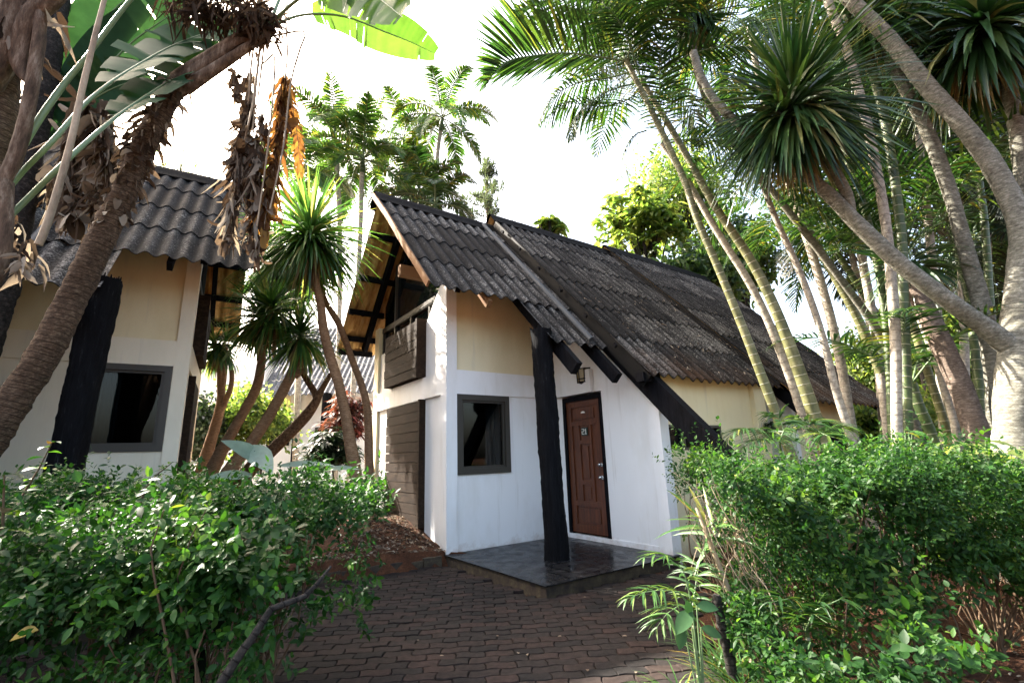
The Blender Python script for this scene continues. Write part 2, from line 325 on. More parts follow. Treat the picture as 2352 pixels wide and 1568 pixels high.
M['yucca_light'] = leafmat('bright_strap_leaf', [(0, (.020, .062, .018)), (.6, (.050, .125, .030)), (.9, (.13, .19, .05)), (1, (.30, .28, .12))], .30, .40, .5)
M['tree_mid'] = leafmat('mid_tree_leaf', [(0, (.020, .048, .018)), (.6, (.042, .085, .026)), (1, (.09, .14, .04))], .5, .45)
M['conifer'] = leafmat('conifer_needle', [(0, (.045, .07, .055)), (1, (.10, .13, .10))], .7, .3)
M['taro'] = leafmat('pale_taro_leaf', [(0, (.20, .30, .24)), (1, (.34, .44, .36))], .3, .35, .6)
M['dark_leaf'] = leafmat('dark_ovate_leaf', [(0, (.002, .005, .003)), (1, (.004, .009, .004))], .7, .05, .05)
M['yellow_leaf'] = leafmat('yellow_leaf', [(0, (.30, .20, .02)), (1, (.42, .30, .04))], .5, .4)
M['red_leaf'] = leafmat('dark_red_leaf', [(0, (.035, .022, .018)), (.7, (.10, .028, .025)), (1, (.20, .05, .05))], .4, .3)
# ------------------------------------------------------------------ ground
KERB = [(-8.5, 2.6), (-5.4, 3.9), (-3.6, 5.0), (-2.55, 6.55), (-1.12, 7.42)]       # edge between paving and raised soil
PAVE_Z = -.12
def sstep(a, b, x): t = np.clip((x-a)/(b-a), 0, 1); return t*t*(3-2*t)
def kerb_side(x, y):
    """distance behind the kerb line (positive = on the raised soil)"""
    best = np.full(np.shape(x), -1e9)
    d = np.full(np.shape(x), 1e9); sgn = np.ones(np.shape(x))
    pts = KERB+[(12., 7.8)]
    for (ax, ay), (bx, by) in zip(pts[:-1], pts[1:]):
        ux, uy = bx-ax, by-ay; L2 = ux*ux+uy*uy; t = np.clip(((x-ax)*ux+(y-ay)*uy)/L2, 0, 1)
        dd = np.hypot(x-ax-t*ux, y-ay-t*uy); s = np.sign(ux*(y-ay)-uy*(x-ax)); m = dd < d
        d = np.where(m, dd, d); sgn = np.where(m, s, sgn)
    return d*sgn
def ground_z(x, y):
    x = np.asarray(x, float); y = np.asarray(y, float)
    k = kerb_side(x, y); left = sstep(.5, -2.2, x)
    z = -.16+np.where(k > 0, .07+left*(.20+.28*sstep(0, 1.6, k)), 0)
    z = z+sstep(1.0, 2.5, x)*.03
    z = z+.02*np.sin(x*3.1+y*1.7)*(k > .2)+.15*sstep(14, 40, np.hypot(x, y))
    return z
def gz(x, y): return float(ground_z(np.array([x]), np.array([y]))[0])
g = MB()
xs = np.concatenate([[-400, -150, -60, -30, -18, -12], np.arange(-9, 9.01, .12), [12, 18, 30, 60, 150, 400]])
ys = np.concatenate([[-300, -100, -30, -10, -4], np.arange(-1, 14.01, .12), [18, 26, 40, 80, 200, 500]])
X, Y = np.meshgrid(xs, ys); Z = ground_z(X, Y)+RG.normal(0, .006, X.shape)*(np.hypot(X, Y) < 20)
nx, ny = len(xs), len(ys); I = np.arange(ny-1)[:, None]*nx+np.arange(nx-1)[None]
g.add(np.stack([X, Y, Z], -1).reshape(-1, 3), np.stack([I, I+1, I+nx+1, I+nx], -1).reshape(-1, 4))
tag(g.build('ground', M['soil']), kind='structure')
# pavers: interlocking wavy blocks, one sheet
pv = MB(); a_, b_ = .225, .112
def warp(x, y):
    tri = lambda q: 2*np.abs(2*(q-np.floor(q+.5)))-1
    return x+.013*tri(y/b_/2.0), y+.011*tri(x/a_*1.0+.25)
th = R_(4); ct, st_ = math.cos(th), math.sin(th)
def in_pave(x, y):
    if kerb_side(np.array([x]), np.array([y]))[0] > -.03: return False
    dx, dy = x+1.056, y-7.475; u = dx*.815+dy*.579; v = -dx*.579+dy*.815
    if u > -.05 and v > -2.36 and u < 30: return False
    xr = 1.5 if y > 3 else 1.15+.1*(y-1)       # the path's right edge
    if x > 1.1+.12*(y-1.5)+.35*max(0, y-4.6): return False
    return x > -7.5 and y > .3
e = np.linspace(0, 1, 5)
ring = [(t, 0) for t in e[:-1]]+[(1, t) for t in (0, .5)]+[(1-t, 1) for t in e[:-1]]+[(0, 1-t) for t in (0, .5)]
ring = np.array(ring)
for j in range(0, 78):
    for i in range(-38, 14):
        x0 = (i+.5*(j % 2))*a_; y0 = .3+j*b_
        cx, cy = x0+a_/2, y0+b_/2
        wx, wy = cx*ct-cy*st_, cx*st_+cy*ct
        if not in_pave(wx, wy): continue
        gap = .0028; q = ring*[a_-2*gap, b_-2*gap]+[x0+gap, y0+gap]; c = np.array([cx, cy])
        q2 = c+(q-c)*[.955, .92]
        z = PAVE_Z+random.gauss(0, .0022); tl = (random.gauss(0, .012), random.gauss(0, .012)); rings = []
        for qq, zz in ((q, z-.05), (q, z-.006), (q2, z)):
            wxx, wyy = warp(qq[:, 0], qq[:, 1]); zz = zz+(qq[:, 0]-cx)*tl[0]+(qq[:, 1]-cy)*tl[1]
            rings.append(np.stack([wxx*ct-wyy*st_, wxx*st_+wyy*ct, zz], -1))
        n = len(ring); k = np.arange(n); k2 = (k+1) % n; V = np.concatenate(rings); rv = random.random()
        base = pv.n
        pv.add(V, np.concatenate([np.stack([k+r*n, k2+r*n, k2+(r+1)*n, k+(r+1)*n], -1) for r in (0, 1)]), rv, 0, 0, False)
        pv.add(rings[2], [tuple(range(n))], rv, 0, 0, False)
tag(pv.build('paving', M['paver']), kind='structure')
# brick edging along the raised bed
ke = MB(); kp, _ = spline([(x, y, 0) for x, y in KERB], 0., .24)
for p, q in zip(kp[:-1], kp[1:]):
    d = (q-p)/np.linalg.norm(q-p); h = -.02+random.gauss(0, .012)
    ke.beam(p*[1, 1, 0]+[0, 0, h-.07]+d*.008, q*[1, 1, 0]+[0, 0, h-.07]-d*.008+[0, 0, random.gauss(0, .006)], .09, .15)
tag(ke.build('bed_edging', M['slab']), 'low soil stained brick edging between paving and raised soil bed', 'edging')
# ------------------------------------------------------------------ cottages
SL = 1.07; VR = 1.62
def cottage(origin, rz, mirror, label, wall_m, full):
    s = -1 if mirror else 1
    root = empty('cottage', origin, label, 'cottage', None, rz)
    class B(MB):
        def add(self, V, F, *a, **k):
            V = np.asarray(V, float).reshape(-1, 3)*[s, 1, 1]; F = np.asarray(F, int)
            return MB.add(self, V, F[:, ::-1] if s < 0 else F, *a, **k)
    zp = lambda v, zr: zr-SL*abs(VR-v)
    Z1, Z2, Z3 = 6.39, 6.66, 6.78
    # --- roofs
    def sheet(mb, u0, u1, va, vb, zr, pitch=.22, amp=.030, course=1.02, mi=0):
        """corrugated sheets from the ridge side va to the eave side vb, in overlapping courses"""
        Ls = abs(vb-va)*math.hypot(1, SL); nc = max(1, round(Ls/course)); dirn = 1 if vb > va else -1
        nu = max(2, int((u1-u0)/(pitch/12))); u = np.linspace(u0, u1, nu+1); off = RG.uniform(0, .05)
        cor = amp*np.cos((u-u0)/pitch*2*np.pi)
        for k in range(nc):
            f0, f1 = k/nc-(.03 if k else 0), (k+1)/nc
            ff = np.linspace(f0, f1, 5); rows = []
            blk = (np.arange(nu+1)//(12*4)); jit = RG.normal(0, .012, blk[-1]+1)[blk]; shv = RG.uniform(0, 1, blk[-1]+1)[blk]
            for q, f in enumerate(ff):
                fj = f+(jit/Ls if q == 4 else 0)
                v = va+(vb-va)*fj; lift = .004+.024*(q/4)+RG.normal(0, .0012, nu+1)
                z = zr-SL*np.abs(VR-v)+(cor+lift)*1.46*.7
                rows.append(np.stack([u, v+0*u if np.ndim(v) == 0 else v, z], -1))
            T = np.stack(rows); Bt = T-[0, 0, .013]; n1 = nu+1
            I = (np.arange(4)[:, None]*n1+np.arange(nu)[None]); Fq = np.stack([I, I+n1, I+n1+1, I+1], -1).reshape(-1, 4)
            if dirn < 0: pass
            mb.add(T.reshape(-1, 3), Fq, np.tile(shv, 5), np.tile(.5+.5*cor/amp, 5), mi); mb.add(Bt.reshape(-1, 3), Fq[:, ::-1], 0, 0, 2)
            for a in (0, 4):
                i = np.arange(nu); mb.add(np.concatenate([T[a], Bt[a]]), np.stack([i, i+1, i+1+n1, i+n1], -1), 0, 0, mi, False)
            for a in (0, nu):
                i = np.arange(4); mb.add(np.concatenate([T[:, a], Bt[:, a]]), np.stack([i, i+1, i+6, i+5], -1), 0, 0, mi, False)
    uend = 10.1 if full else 6.0
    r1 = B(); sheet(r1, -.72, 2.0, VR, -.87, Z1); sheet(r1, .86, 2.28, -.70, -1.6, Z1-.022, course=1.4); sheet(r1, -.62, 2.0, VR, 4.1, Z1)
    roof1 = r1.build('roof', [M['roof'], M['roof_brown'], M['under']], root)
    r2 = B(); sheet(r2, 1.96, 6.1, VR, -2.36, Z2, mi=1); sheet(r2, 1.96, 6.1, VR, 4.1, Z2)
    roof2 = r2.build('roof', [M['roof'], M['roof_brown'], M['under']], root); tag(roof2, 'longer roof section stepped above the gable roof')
    roofs = [(roof1, -.7, 1.99, Z1), (roof2, 1.95, 6.1 if full else 6.0, Z2)]
    if full:
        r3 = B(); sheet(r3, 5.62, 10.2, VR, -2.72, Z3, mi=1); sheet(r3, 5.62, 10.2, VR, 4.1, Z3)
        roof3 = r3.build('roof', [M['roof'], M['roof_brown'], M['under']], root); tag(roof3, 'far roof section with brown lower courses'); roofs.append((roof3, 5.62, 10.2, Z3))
    for rf, ua, ub, zr in roofs:
        c = B(); n = max(2, round((ub-ua)/.9))
        for k in range(n):
            x0 = ua+(ub-ua)*k/n-.03; x1 = ua+(ub-ua)*(k+1)/n; h = zr+.045+.006*(k % 2)
            # angled cap with a rolled crown
            prof = [(-.23, -.23*SL), (-.10, -.10*SL+.02), (-.05, .005), (0, .028), (.05, .005), (.10, -.10*SL+.02), (.23, -.23*SL)]
            V = [(x, VR+a, h+b) for x in (x0, x1) for a, b in prof]; m = len(prof)
            c.add(V, [(i, i+1, i+1+m, i+m) for i in range(m-1)], 0, 0, 0)
            c.add(np.array(V)-[0, 0, .02], [(i+m, i+1+m, i+1, i) for i in range(m-1)], 0, 0, 0)
        c.build('ridge_cap', M['roof'], rf)
    # verge boards on the gable overhang, purlins, rafters
    vb = B()
    for k in range(4):
        f0, f1 = k/4, (k+1)/4
        va, vc = VR+.02+(-.87-VR)*f0, VR+(-.87-VR)*f1
        vb.beam((-.735, va, zp(va, Z1)+.012+.012*(k % 2)), (-.735, vc, zp(vc, Z1)+.012+.012*(k % 2)), .03, .10)
    vb.build('verge_board', M['tan'], root)
    for vv in (1.3, .45, -.4, 2.1, 2.75, 3.3, 3.75, 4.0):
        p = B(); p.box(-.62, .15, vv-.035, vv+.035, zp(vv, Z1)-.16, zp(vv, Z1)-.045); p.build('purlin', M['black_wood'], root)
    for a, b in ((VR, -.55), (VR, 3.9)):
        p = B(); p.beam((-.06, a, zp(a, Z1)-.15), (-.06, b, zp(b, Z1)-.15), .09, .19); p.build('gable_rafter', M['black_wood'], root)
    t = B(); t.beam((.32, -.15, zp(-.15, Z1)-.13), (.32, -.80, zp(-.80, Z1)-.17), .07, .13); t.build('rafter_tail', M['tan' if full else 'black_wood'], root)
    for uu, v0, v1, hh in ((1.10, -.1, -1.82, .20), (1.80, -.1, -1.92, .17)):
        t = B(); t.beam((uu, v0, zp(v0, Z1)-.19), (uu, v1, zp(v1, Z1)-.19), .10, hh); t.build('rafter', M['black_wood'], root)
    for uu, zr, v0, v1 in ((2.04, Z2, VR-.1, -4.75),)+(((5.72, Z3, VR-.1, -4.75), (10.05, Z3, VR-.1, -4.75)) if full else ()):
        t = B(); t.beam((uu+.16, v0, zp(v0, zr)-.28), (uu+.16, v1, zp(v1, zr)-.28), .16, .30 if uu < 3 else .2); t.build('beam', M['black_wood'], root)
        t = B(); t.beam((uu-.05, v0, zp(v0, zr)-.14), (uu-.05, -2.3, zp(-2.3, zr)-.14), .02, .21); t.build('step_board', M['iron'], root)
        if uu < 3:
            for k in range(6):
                vv = 1.1-k*.58; t = B(); t.beam((uu-.13, vv, zp(vv, zr)-.03), (uu-.13, vv-.05, zp(vv-.05, zr)-.03), .04, .05); t.build('bracket', M['black_wood'], root)
    t = B(); pts = [(1.70, v, zp(v, Z1)+.065) for v in np.linspace(VR-.1, -1.55, 5)]
    t.tube(pts, .05, 8); t.build('gutter_roll', M['flash'], root)
    t = B(); t.box(1.93, 2.30, -2.29, -2.15, 2.33, 2.46); t.build('beam_end', M['black_wood'], root)
    # --- walls
    W = wall_m
    t = B()
    t.box(.03, .19, .03, .16, -.16, 2.36); t.box(.19, 2.25, .03, .16, -.16, 1.10); t.box(1.20, 2.25, .03, .16, 1.10, 2.36); t.box(.19, .2, .03, .16, 1.1, 2.36)
    t.build('front_wall', M[W], root)
    t = B(); t.box(.16, 2.30, .055, .16, 2.73, 4.62); t.build('upper_panel', M['cream'], root)
    t = B(); t.box(0., .19, 0., .20, -.16, 4.14); t.build('corner_pilaster', M[W], root)
    t = B(); t.box(.19, 2.26, .005, .05, 2.35, 2.74); t.box(2.17, 2.26, -.97, .005, 2.355, 2.745); t.build('lintel_band', M[W], root)
    t = B()      # door wall under the slope
    D0 = 2.25
    zt = lambda v: zp(v, Z2)-.10
    for a, b, z0, z1 in ((0.06, -.16, -.16, None), (-.16, -1.13, 2.36, None), (-1.13, -2.06, -.16, None)):
        t.prism([(a, z0), (b, z0), (b, zt(b)), (a, zt(a))], D0, D0+.15, 0)
    t.prism([(-2.06, -.16), (-2.27, -.16), (-2.27, zt(-2.27)-.04), (-2.06, zt(-2.06)-.02)], D0-.035, D0+.15, 0)
    t.box(D0-.012, D0, -2.06, .03, -.03, .075); t.box(D0, D0+.13, -1.13, -.16, -.16, .06)
    t.build('door_wall', M[W], root)
    # gable wall
    t = B()
    t.box(.05, .16, .20, .86, -.3, 2.36); t.box(.05, .16, 2.48, 3.12, -.3, 2.36)
    t.box(.05, .16, .20, .86, 2.72, 3.70); t.box(.05, .16, 2.48, 3.12, 2.72, 3.55)
    t.prism([(.20, 3.70), (.86, 3.70), (.62, 3.95), (.20, 4.35)], .05, .16, 0)
    t.box(.10, .16, .86, 2.48, .28, 2.36); t.box(.10, .16, .86, 2.48, 2.72, 3.1)
    t.build('gable_wall', M[W], root)
    t = B(); t.box(.0, .16, .20, 3.12, 2.35, 2.72); t.build('gable_band', M[W], root)
    t = B(); t.box(.0, .2, 3.12, 3.36, -.3, 4.15); t.build('corner_pilaster', M[W if not full else 'cream'], root)
    def boards(z0, z1, name, proud):
        p = B(); n = round((z1-z0)/.17)
        for k in range(n):
            a = z0+(z1-z0)*k/n; p.box(-proud+RG.normal(0, .003), .10, .93, 2.47, a+.004, a+(z1-z0)/n-.004)
        o = p.build(name, M['board'], root)
        p = B(); p.box(-proud-.03, .10, .865, .93, z0-.02, z1+.02); p.build('frame_post', M['board'], o)
    boards(.30, 2.33, 'timber_shutter', .03); boards(2.74, 3.76, 'balcony_panel', .10)
    # gable glazing
    zg = lambda v: zp(v, Z1)-.16
    gw = B(); gw.prism([(.5, 3.08), (3.12, 3.08), (3.12, zg(3.12)), (VR, zg(VR)), (.5, zg(.5))], .12, .13, 0)
    gl = gw.build('gable_window', M['glass'], root)
    f = B(); f.box(.06, .115, .55, 3.10, 4.02, 4.13); f.box(.05, .06, .62, 3.05, 4.045, 4.075)
    for vv, z0, z1 in ((2.42, 3.08, zg(2.42)), (1.62, 3.08, 4.02), (.80, 3.08, 4.02), (3.06, 3.3, 4.02)): f.box(.07, .118, vv-.03, vv+.03, z0, z1)
    f.build('window_frame', M['frame'], gl)
    t = B(); t.box(-.55, .1, .62, .74, 4.42, 4.62); t.build('purlin_end', M['tan'], root)
    # front window
    wr = B(); wr.box(.29, 1.11, .075, .085, 1.19, 2.26)
    for a in (1,):
        pane = wr.build('window', M['pane'], root)
    f = B()
    for z0, z1 in ((1.10, 1.19), (2.26, 2.35)): f.box(.20, 1.20, .005, .10, z0, z1)
    for u0, u1 in ((.20, .29), (1.11, 1.20)): f.box(u0, u1, .005, .10, 1.19, 2.26)
    for z0, z1 in ((1.19, 1.225), (2.225, 2.26)): f.box(.29, 1.11, .04, .074, z0, z1)
    for u0, u1 in ((.29, .325), (1.075, 1.11)): f.box(u0, u1, .04, .074, 1.225, 2.225)
    f.build('window_frame', M['frame'], pane)
    cu = B(); n = 40; uu = np.linspace(.80, 1.09, n); wv = .16+.02*np.sin(uu*70)
    cu.add(np.concatenate([np.stack([uu, wv, 0*uu+1.2], -1), np.stack([uu, wv, 0*uu+2.25], -1)]), [(i, i+1, n+i+1, n+i) for i in range(n-1)]); cu.build('curtain', M['curtain'], pane)
    t = B(); t.box(.2, 2.2, .75, .8, .0, 2.7); t.build('dark_backing', M['black_wood'], root)  # added black panel, keeps the room behind the window dark
    # door
    d = B(); vL, vR_ = -.23, -1.06; zb, ztp = .10, 2.25
    d.box(D0+.045, D0+.085, vR_, vL, zb, ztp)
    def rail(v0, v1, z0, z1, h=.022): d.box(D0+.045-h, D0+.046, min(v0, v1), max(v0, v1), z0, z1)
    dw = vL-vR_
    V_ = lambda q: vL-q*dw
    rail(V_(0), V_(.14), zb, ztp); rail(V_(.86), V_(1), zb, ztp)
    for z0, z1 in ((zb, zb+.13), (.52, .60), (1.83, 1.90), (2.15, ztp)): rail(V_(.14), V_(.86), z0, z1)
    rail(V_(.30), V_(.36), .60, 1.83); rail(V_(.64), V_(.70), .60, 1.83)
    rail(V_(.36), V_(.64), .86, .93); rail(V_(.36), V_(.64), 1.52, 1.58)
    for a, b, z0, z1 in ((.2, .8, .27, .48), (.2, .8, 1.94, 2.11), (.42, .58, .97, 1.48), (.42, .58, .64, .82)): rail(V_(a), V_(b), z0, z1, .014)
    door = d.build('door', M['door'], root)
    f = B(); f.box(D0-.01, D0+.10, -.23, -.165, .07, 2.33); f.box(D0-.01, D0+.10, -1.125, -1.06, .07, 2.33); f.box(D0-.01, D0+.10, -1.06, -.23, 2.25, 2.33); f.build('door_frame', M['black_wood'], door)
    for zz, rr in ((1.18, .028), (.98, .03)):
        h = B(); c = np.array([D0+.033, V_(.93), zz]); h.tube([c, c+[-.012, 0, 0]], .03, 12); h.tube([c+[-.01, 0, 0], c+[-.05, 0, 0]], .012, 8)
        h.tube([c+[-.04, 0, 0], c+[-.055, 0, 0], c+[-.075, 0, 0], c+[-.085, 0, 0]], [.016, rr, rr, .01], 12); h.build('handle', M['metal'], door)
    if full:
        pl = B(); pl.box(D0+.022, D0+.032, V_(.60), V_(.42), 1.66, 1.79); plate = pl.build('number_plate', M['plate'], door)
        dg = B(); segs = {'2': [(0, 1, 1, 1), (1, 1, 1, .5), (1, .5, 0, .5), (0, .5, 0, 0), (0, 0, 1, 0)], '1': [(.2, .8, .6, 1), (.6, 1, .6, 0), (.2, 0, 1, 0)]}
        for ch, q0 in (('2', .445), ('1', .52)):
            for x0, y0, x1, y1 in segs[ch]:
                a = np.array([D0+.019, V_(q0+x0*.055), 1.685+y0*.08]); b = np.array([D0+.019, V_(q0+x1*.055), 1.685+y1*.08])
                dd = (b-a)/np.linalg.norm(b-a)*.005; dg.beam(a-dd, b+dd, .010, .006, up=(1, 0, 0))
        dg.build('number', M['ivory'], plate)
        pe = B(); c = np.array([D0+.031, V_(.5), 2.035]); thh = np.linspace(0, np.pi, 9)
        pe.prism([(c[1]+.05*math.cos(x), c[2]+.032*math.sin(x)) for x in thh], D0+.02, D0+.034, 0); pe.build('door_plaque', M['ivory'], door)
    # side wall with strip window
    t = B(); t.box(2.40, 5.0, -2.13, -2.0, -.2, 1.36); t.box(2.40, 5.0, -2.13, -2.0, 1.74, 2.60); t.box(3.95, 5.0, -2.13, -2.0, 1.36, 1.74); t.build('side_wall', M['cream'], root)
    t = B(); t.box(2.36, 2.42, -2.24, -2.1, -.2, 2.40); t.build('side_pilaster', M['cream'], root); t = B(); t.box(4.95, 5.3, -2.22, -2.0, -.2, 2.46); t.build('side_pilaster', M['cream'], root)
    sw = B(); sw.box(2.42, 3.95, -2.07, -2.06, 1.36, 1.74); swo = sw.build('side_window', M['glass'], root)
    f = B()
    for z0, z1 in ((1.36, 1.40), (1.70, 1.74)): f.box(2.42, 3.95, -2.125, -2.05, z0, z1)
    for uu in (2.44, 2.95, 3.45, 3.93): f.box(uu-.02, uu+.02, -2.12, -2.05, 1.40, 1.70)
    f.build('window_frame', M['frame'], swo)
    t = B(); t.box(.25, .3, .2, 3.1, 0, 3.0); t.build('dark_backing', M['black_wood'], root)  # added black panel behind the gable wall, keeps the inside dark
    if full:
        t = B(); t.box(5.3, 9.9, -1.75, -1.6, -.2, 3.0); t.prism([(-2.27, -.2), (-2.27, 2.42), (.3, 5.05), (.3, -.2)], 6.12, 6.25, 0); t.build('rear_unit_wall', M['white'], root)
        t = B(); t.box(6.6, 9.6, -2.05, -1.9, -.2, 2.5); t.build('rear_unit_panel', M['cream'], root)
    t = B(); t.box(.3, uend, 3.2, 3.34, -.2, 4.2); t.prism([(0, 0), (3.2, 0), (3.2, 4.3), (VR, 6.1), (0, 4.3)], uend-.2, uend, 0); t.build('back_wall', M[W], root)
    # charred post
    t = B(); b0 = np.array([.952, -1.36, -.05])
    pts = [b0, b0+[-.005, 0, .5], b0+[-.02, .01, 1.1], b0+[-.035, .01, 1.7], b0+[-.045, .02, 2.3], b0+[-.06, .03, 2.8], b0+[-.065, .03, 3.21]]
    t.tube(pts, np.array([.158, .150, .146, .145, .142, .150, .150])*(1.18 if mirror else 1.06), 26, step=.05, bump=.02, lump=.035)
    for k in range(26):
        a_ = k*2*math.pi/26; c = b0+[-.065+.145*math.cos(a_), .03+.145*math.sin(a_), 3.18]; t.tube([c, c+[random.gauss(0, .008), random.gauss(0, .008), random.uniform(.02, .10)]], [.02, .004], 4)
    t.build('log_post', M['char'], root)
    return root
cottage((-1.056, 7.475, 0), R_(35.4), False, 'white cottage with dark corrugated roofs and a brown door marked 21', 'white', True)
cottage((-4.95, 7.17, .49), R_(30.5), True, 'cream cottage at the left behind the leaning banana palm trunk', 'cream2', False)
def HW(u, v, z): return np.array([-1.056+.815*u-.579*v, 7.475+.579*u+.815*v, z])
# porch
pr = empty('porch', HW(0, 0, 0), 'dark glossy tiled porch slab with mossy edge before the brown door', 'porch', None, R_(35.4))
t = MB(); t.box(-.03, 2.29, -2.33, .02, -.012, 0); t.build('tile_floor', M['tile'], pr)
t = MB(); t.box(-.01, 2.28, -2.315, .0, -.20, -.014); t.build('slab_edge', M['slab'], pr)
# wall lantern
ln = empty('wall_lantern', HW(2.25, -.77, 2.62), 'small black iron wall lantern with amber panes above the brown door', 'lantern', None, R_(35.4)); ln.scale = (1.2, 1.2, 1.2)
t = MB(); a6 = [math.pi/2+k*math.pi/4 for k in range(5)]
pz = lambda r, z: [(r*math.cos(a), r*math.sin(a), z) for a in a6]
def shell(zs):
    m = MB()
    for (r0, z0), (r1, z1) in zip(zs[:-1], zs[1:]): m.add(pz(r0, z0)+pz(r1, z1), [(i, i+1, i+6, i+5) for i in range(4)], 0, 0, 0, False)
    return m
shell([(.100, -.06), (.108, .12)]).build('pane', M['amber'], ln)
t = shell([(.02, -.13), (.105, -.062)]); 
for a in a6: t.tube([(.104*math.cos(a), .104*math.sin(a), -.07), (.112*math.cos(a), .112*math.sin(a), .13)], .007, 5)
for r, z in ((.107, -.065), (.106, -.02), (.114, .125)):
    t.tube(pz(r, z), .008, 5)
t.box(-.0, .02, -.13, .13, -.10, .14)
t.add(pz(.115, .13)+[(0, 0, .15)], [(i, i+1, 5) for i in range(4)], 0, 0, 0, False)
t.build('frame', M['iron'], ln)
# the cottage behind
bc = empty('cottage', (-8.0, 16, .45), 'white cottage far behind the yucca trunks with grey corrugated roof', 'cottage')
m = MB(); uu = np.arange(-1.0, 8.2, .172/6); base_y, base_z = -.6, 3.05
for k in range(5):
    rows = []
    for q in range(3):
        f = (k+q/2)*.8; y = base_y+f*.7; z = base_z+f*.75+(.012*(2-q)); rows.append(np.stack([uu, y+0*uu, z+.03*np.cos(uu/.172*2*np.pi)], -1))
    T = np.concatenate(rows); n = len(uu); I = np.arange(2)[:, None]*n+np.arange(n-1)[None]
    m.add(T, np.stack([I, I+1, I+n+1, I+n], -1).reshape(-1, 4)); m.add(T-[0, 0, .02], np.stack([I+n, I+n+1, I+1, I], -1).reshape(-1, 4))
def _bro(nt, b):
    n2 = noise(nt, 22, 5, .75); n1 = noise(nt, 2, 5); c = ramp(nt, n2, [(.38, (.05, .05, .055)), (.55, (.16, .16, .17)), (.68, (.38, .38, .38))]); setc(nt, b, c)
M['roof_grey'] = mat('pale_lichen_sheet', rough=.9, fn=_bro, spec=.2)
m.build('roof', M['roof_grey'], bc)
t = MB(); t.box(-1.5, 8.2, .3, .5, -.6, 3.6); t.box(-3, -.3, -.2, .3, -.6, 4.2); t.build('wall', M['white'], bc)
p1 = P(748, 980, 15.6); lx = p1[0]+8.0
t = MB(); t.tube([(lx-.02, -.5, -.6), (lx, -.5, 1), (lx+.04, -.5, 3.1)], .15, 12); t.build('log_post', M['char'], bc)
wx = P(752, 960, 16.2)[0]+8.0
t = MB(); t.box(wx-.35, wx+.45, .27, .29, .75, 2.0); wo = t.build('window', M['glass'], bc)
t = MB()
for a, b_2, z0, z1 in ((-.42, .52, .68, .75), (-.42, .52, 2.0, 2.07), (-.42, -.35, .75, 2.0), (.45, .52, .75, 2.0)): t.box(wx+a, wx+b_2, .25, .295, z0, z1)
t.build('window_frame', M['frame'], wo)
px_ = P(668, 980, 16)[0]+8.0
for k in (0, .12):
    t = MB(); t.tube([(px_+k, .22, -.5), (px_+k, .22, 3.2)], .035, 8); t.build('pipe', M['char'], bc)
t = MB(); t.box(px_-1.1, px_-.15, .25, .29, 1.5, 2.3); tag(t.build('window', M['glass'], bc), 'dark window beside the pipes')
t = MB(); t.box(px_-1.6, px_-.2, .28, .298, 2.35, 3.3); t.build('upper_panel', M['cream'], bc)
# ================================================================== plants
UP = np.array([0, 0, 1.])
def nrm(v): v = np.asarray(v, float); return v/(np.linalg.norm(v)+1e-9)
def toground(pts, d=.12):
    """carry a trunk line down into the soil"""
    p = [np.array(q) for q in pts]; a, b = p[-2], p[-1]
    t = nrm(b-a); 
    if t[2] > -.35: t = nrm(t+[0, 0, -.8])
    for _ in range(80):
        if b[2] < gz(b[0], b[1])-d: break
        b = b+t*.12; t = nrm(t+[0, 0, -.03])
    if np.linalg.norm(b-p[-1]) > .02: p.append(b)
    return p
def trunk(name, parent, pts, rad, m, ground=True, segs=12, **k):
    """trunk line listed from the crown down"""
    p = toground(pts) if ground else [np.array(q) for q in pts]
    rad = list(rad)+[rad[-1]*1.1]*(len(p)-len(pts)) if np.ndim(rad) else rad
    return MB().tube(p, rad, segs, step=.10, **k).build(name, m, parent)
def base_of(pts):
    p = toground(pts)[-1]; return np.array([p[0], p[1], gz(p[0], p[1])])
class Plant:
    """a plant as an empty at its base with its parts as children"""
    def __init__(s, name, loc, label, cat, group=None):
        s.o = empty(name, loc, label, cat, group); s.loc = np.asarray(loc, float)
    def put(s, mb, name, m, parent=None):
        for i in range(len(mb.V)): mb.V[i] = mb.V[i]-s.loc
        return mb.build(name, m, parent or s.o)
def curve(p0, d0, L, droop, n=14):
    p = np.array(p0, float); d = nrm(d0); out = [p.copy()]
    for k in range(n): d = nrm(d+[0, 0, -droop/n*(.4+1.2*k/n)]); p = p+d*L/n; out.append(p.copy())
    return np.array(out)
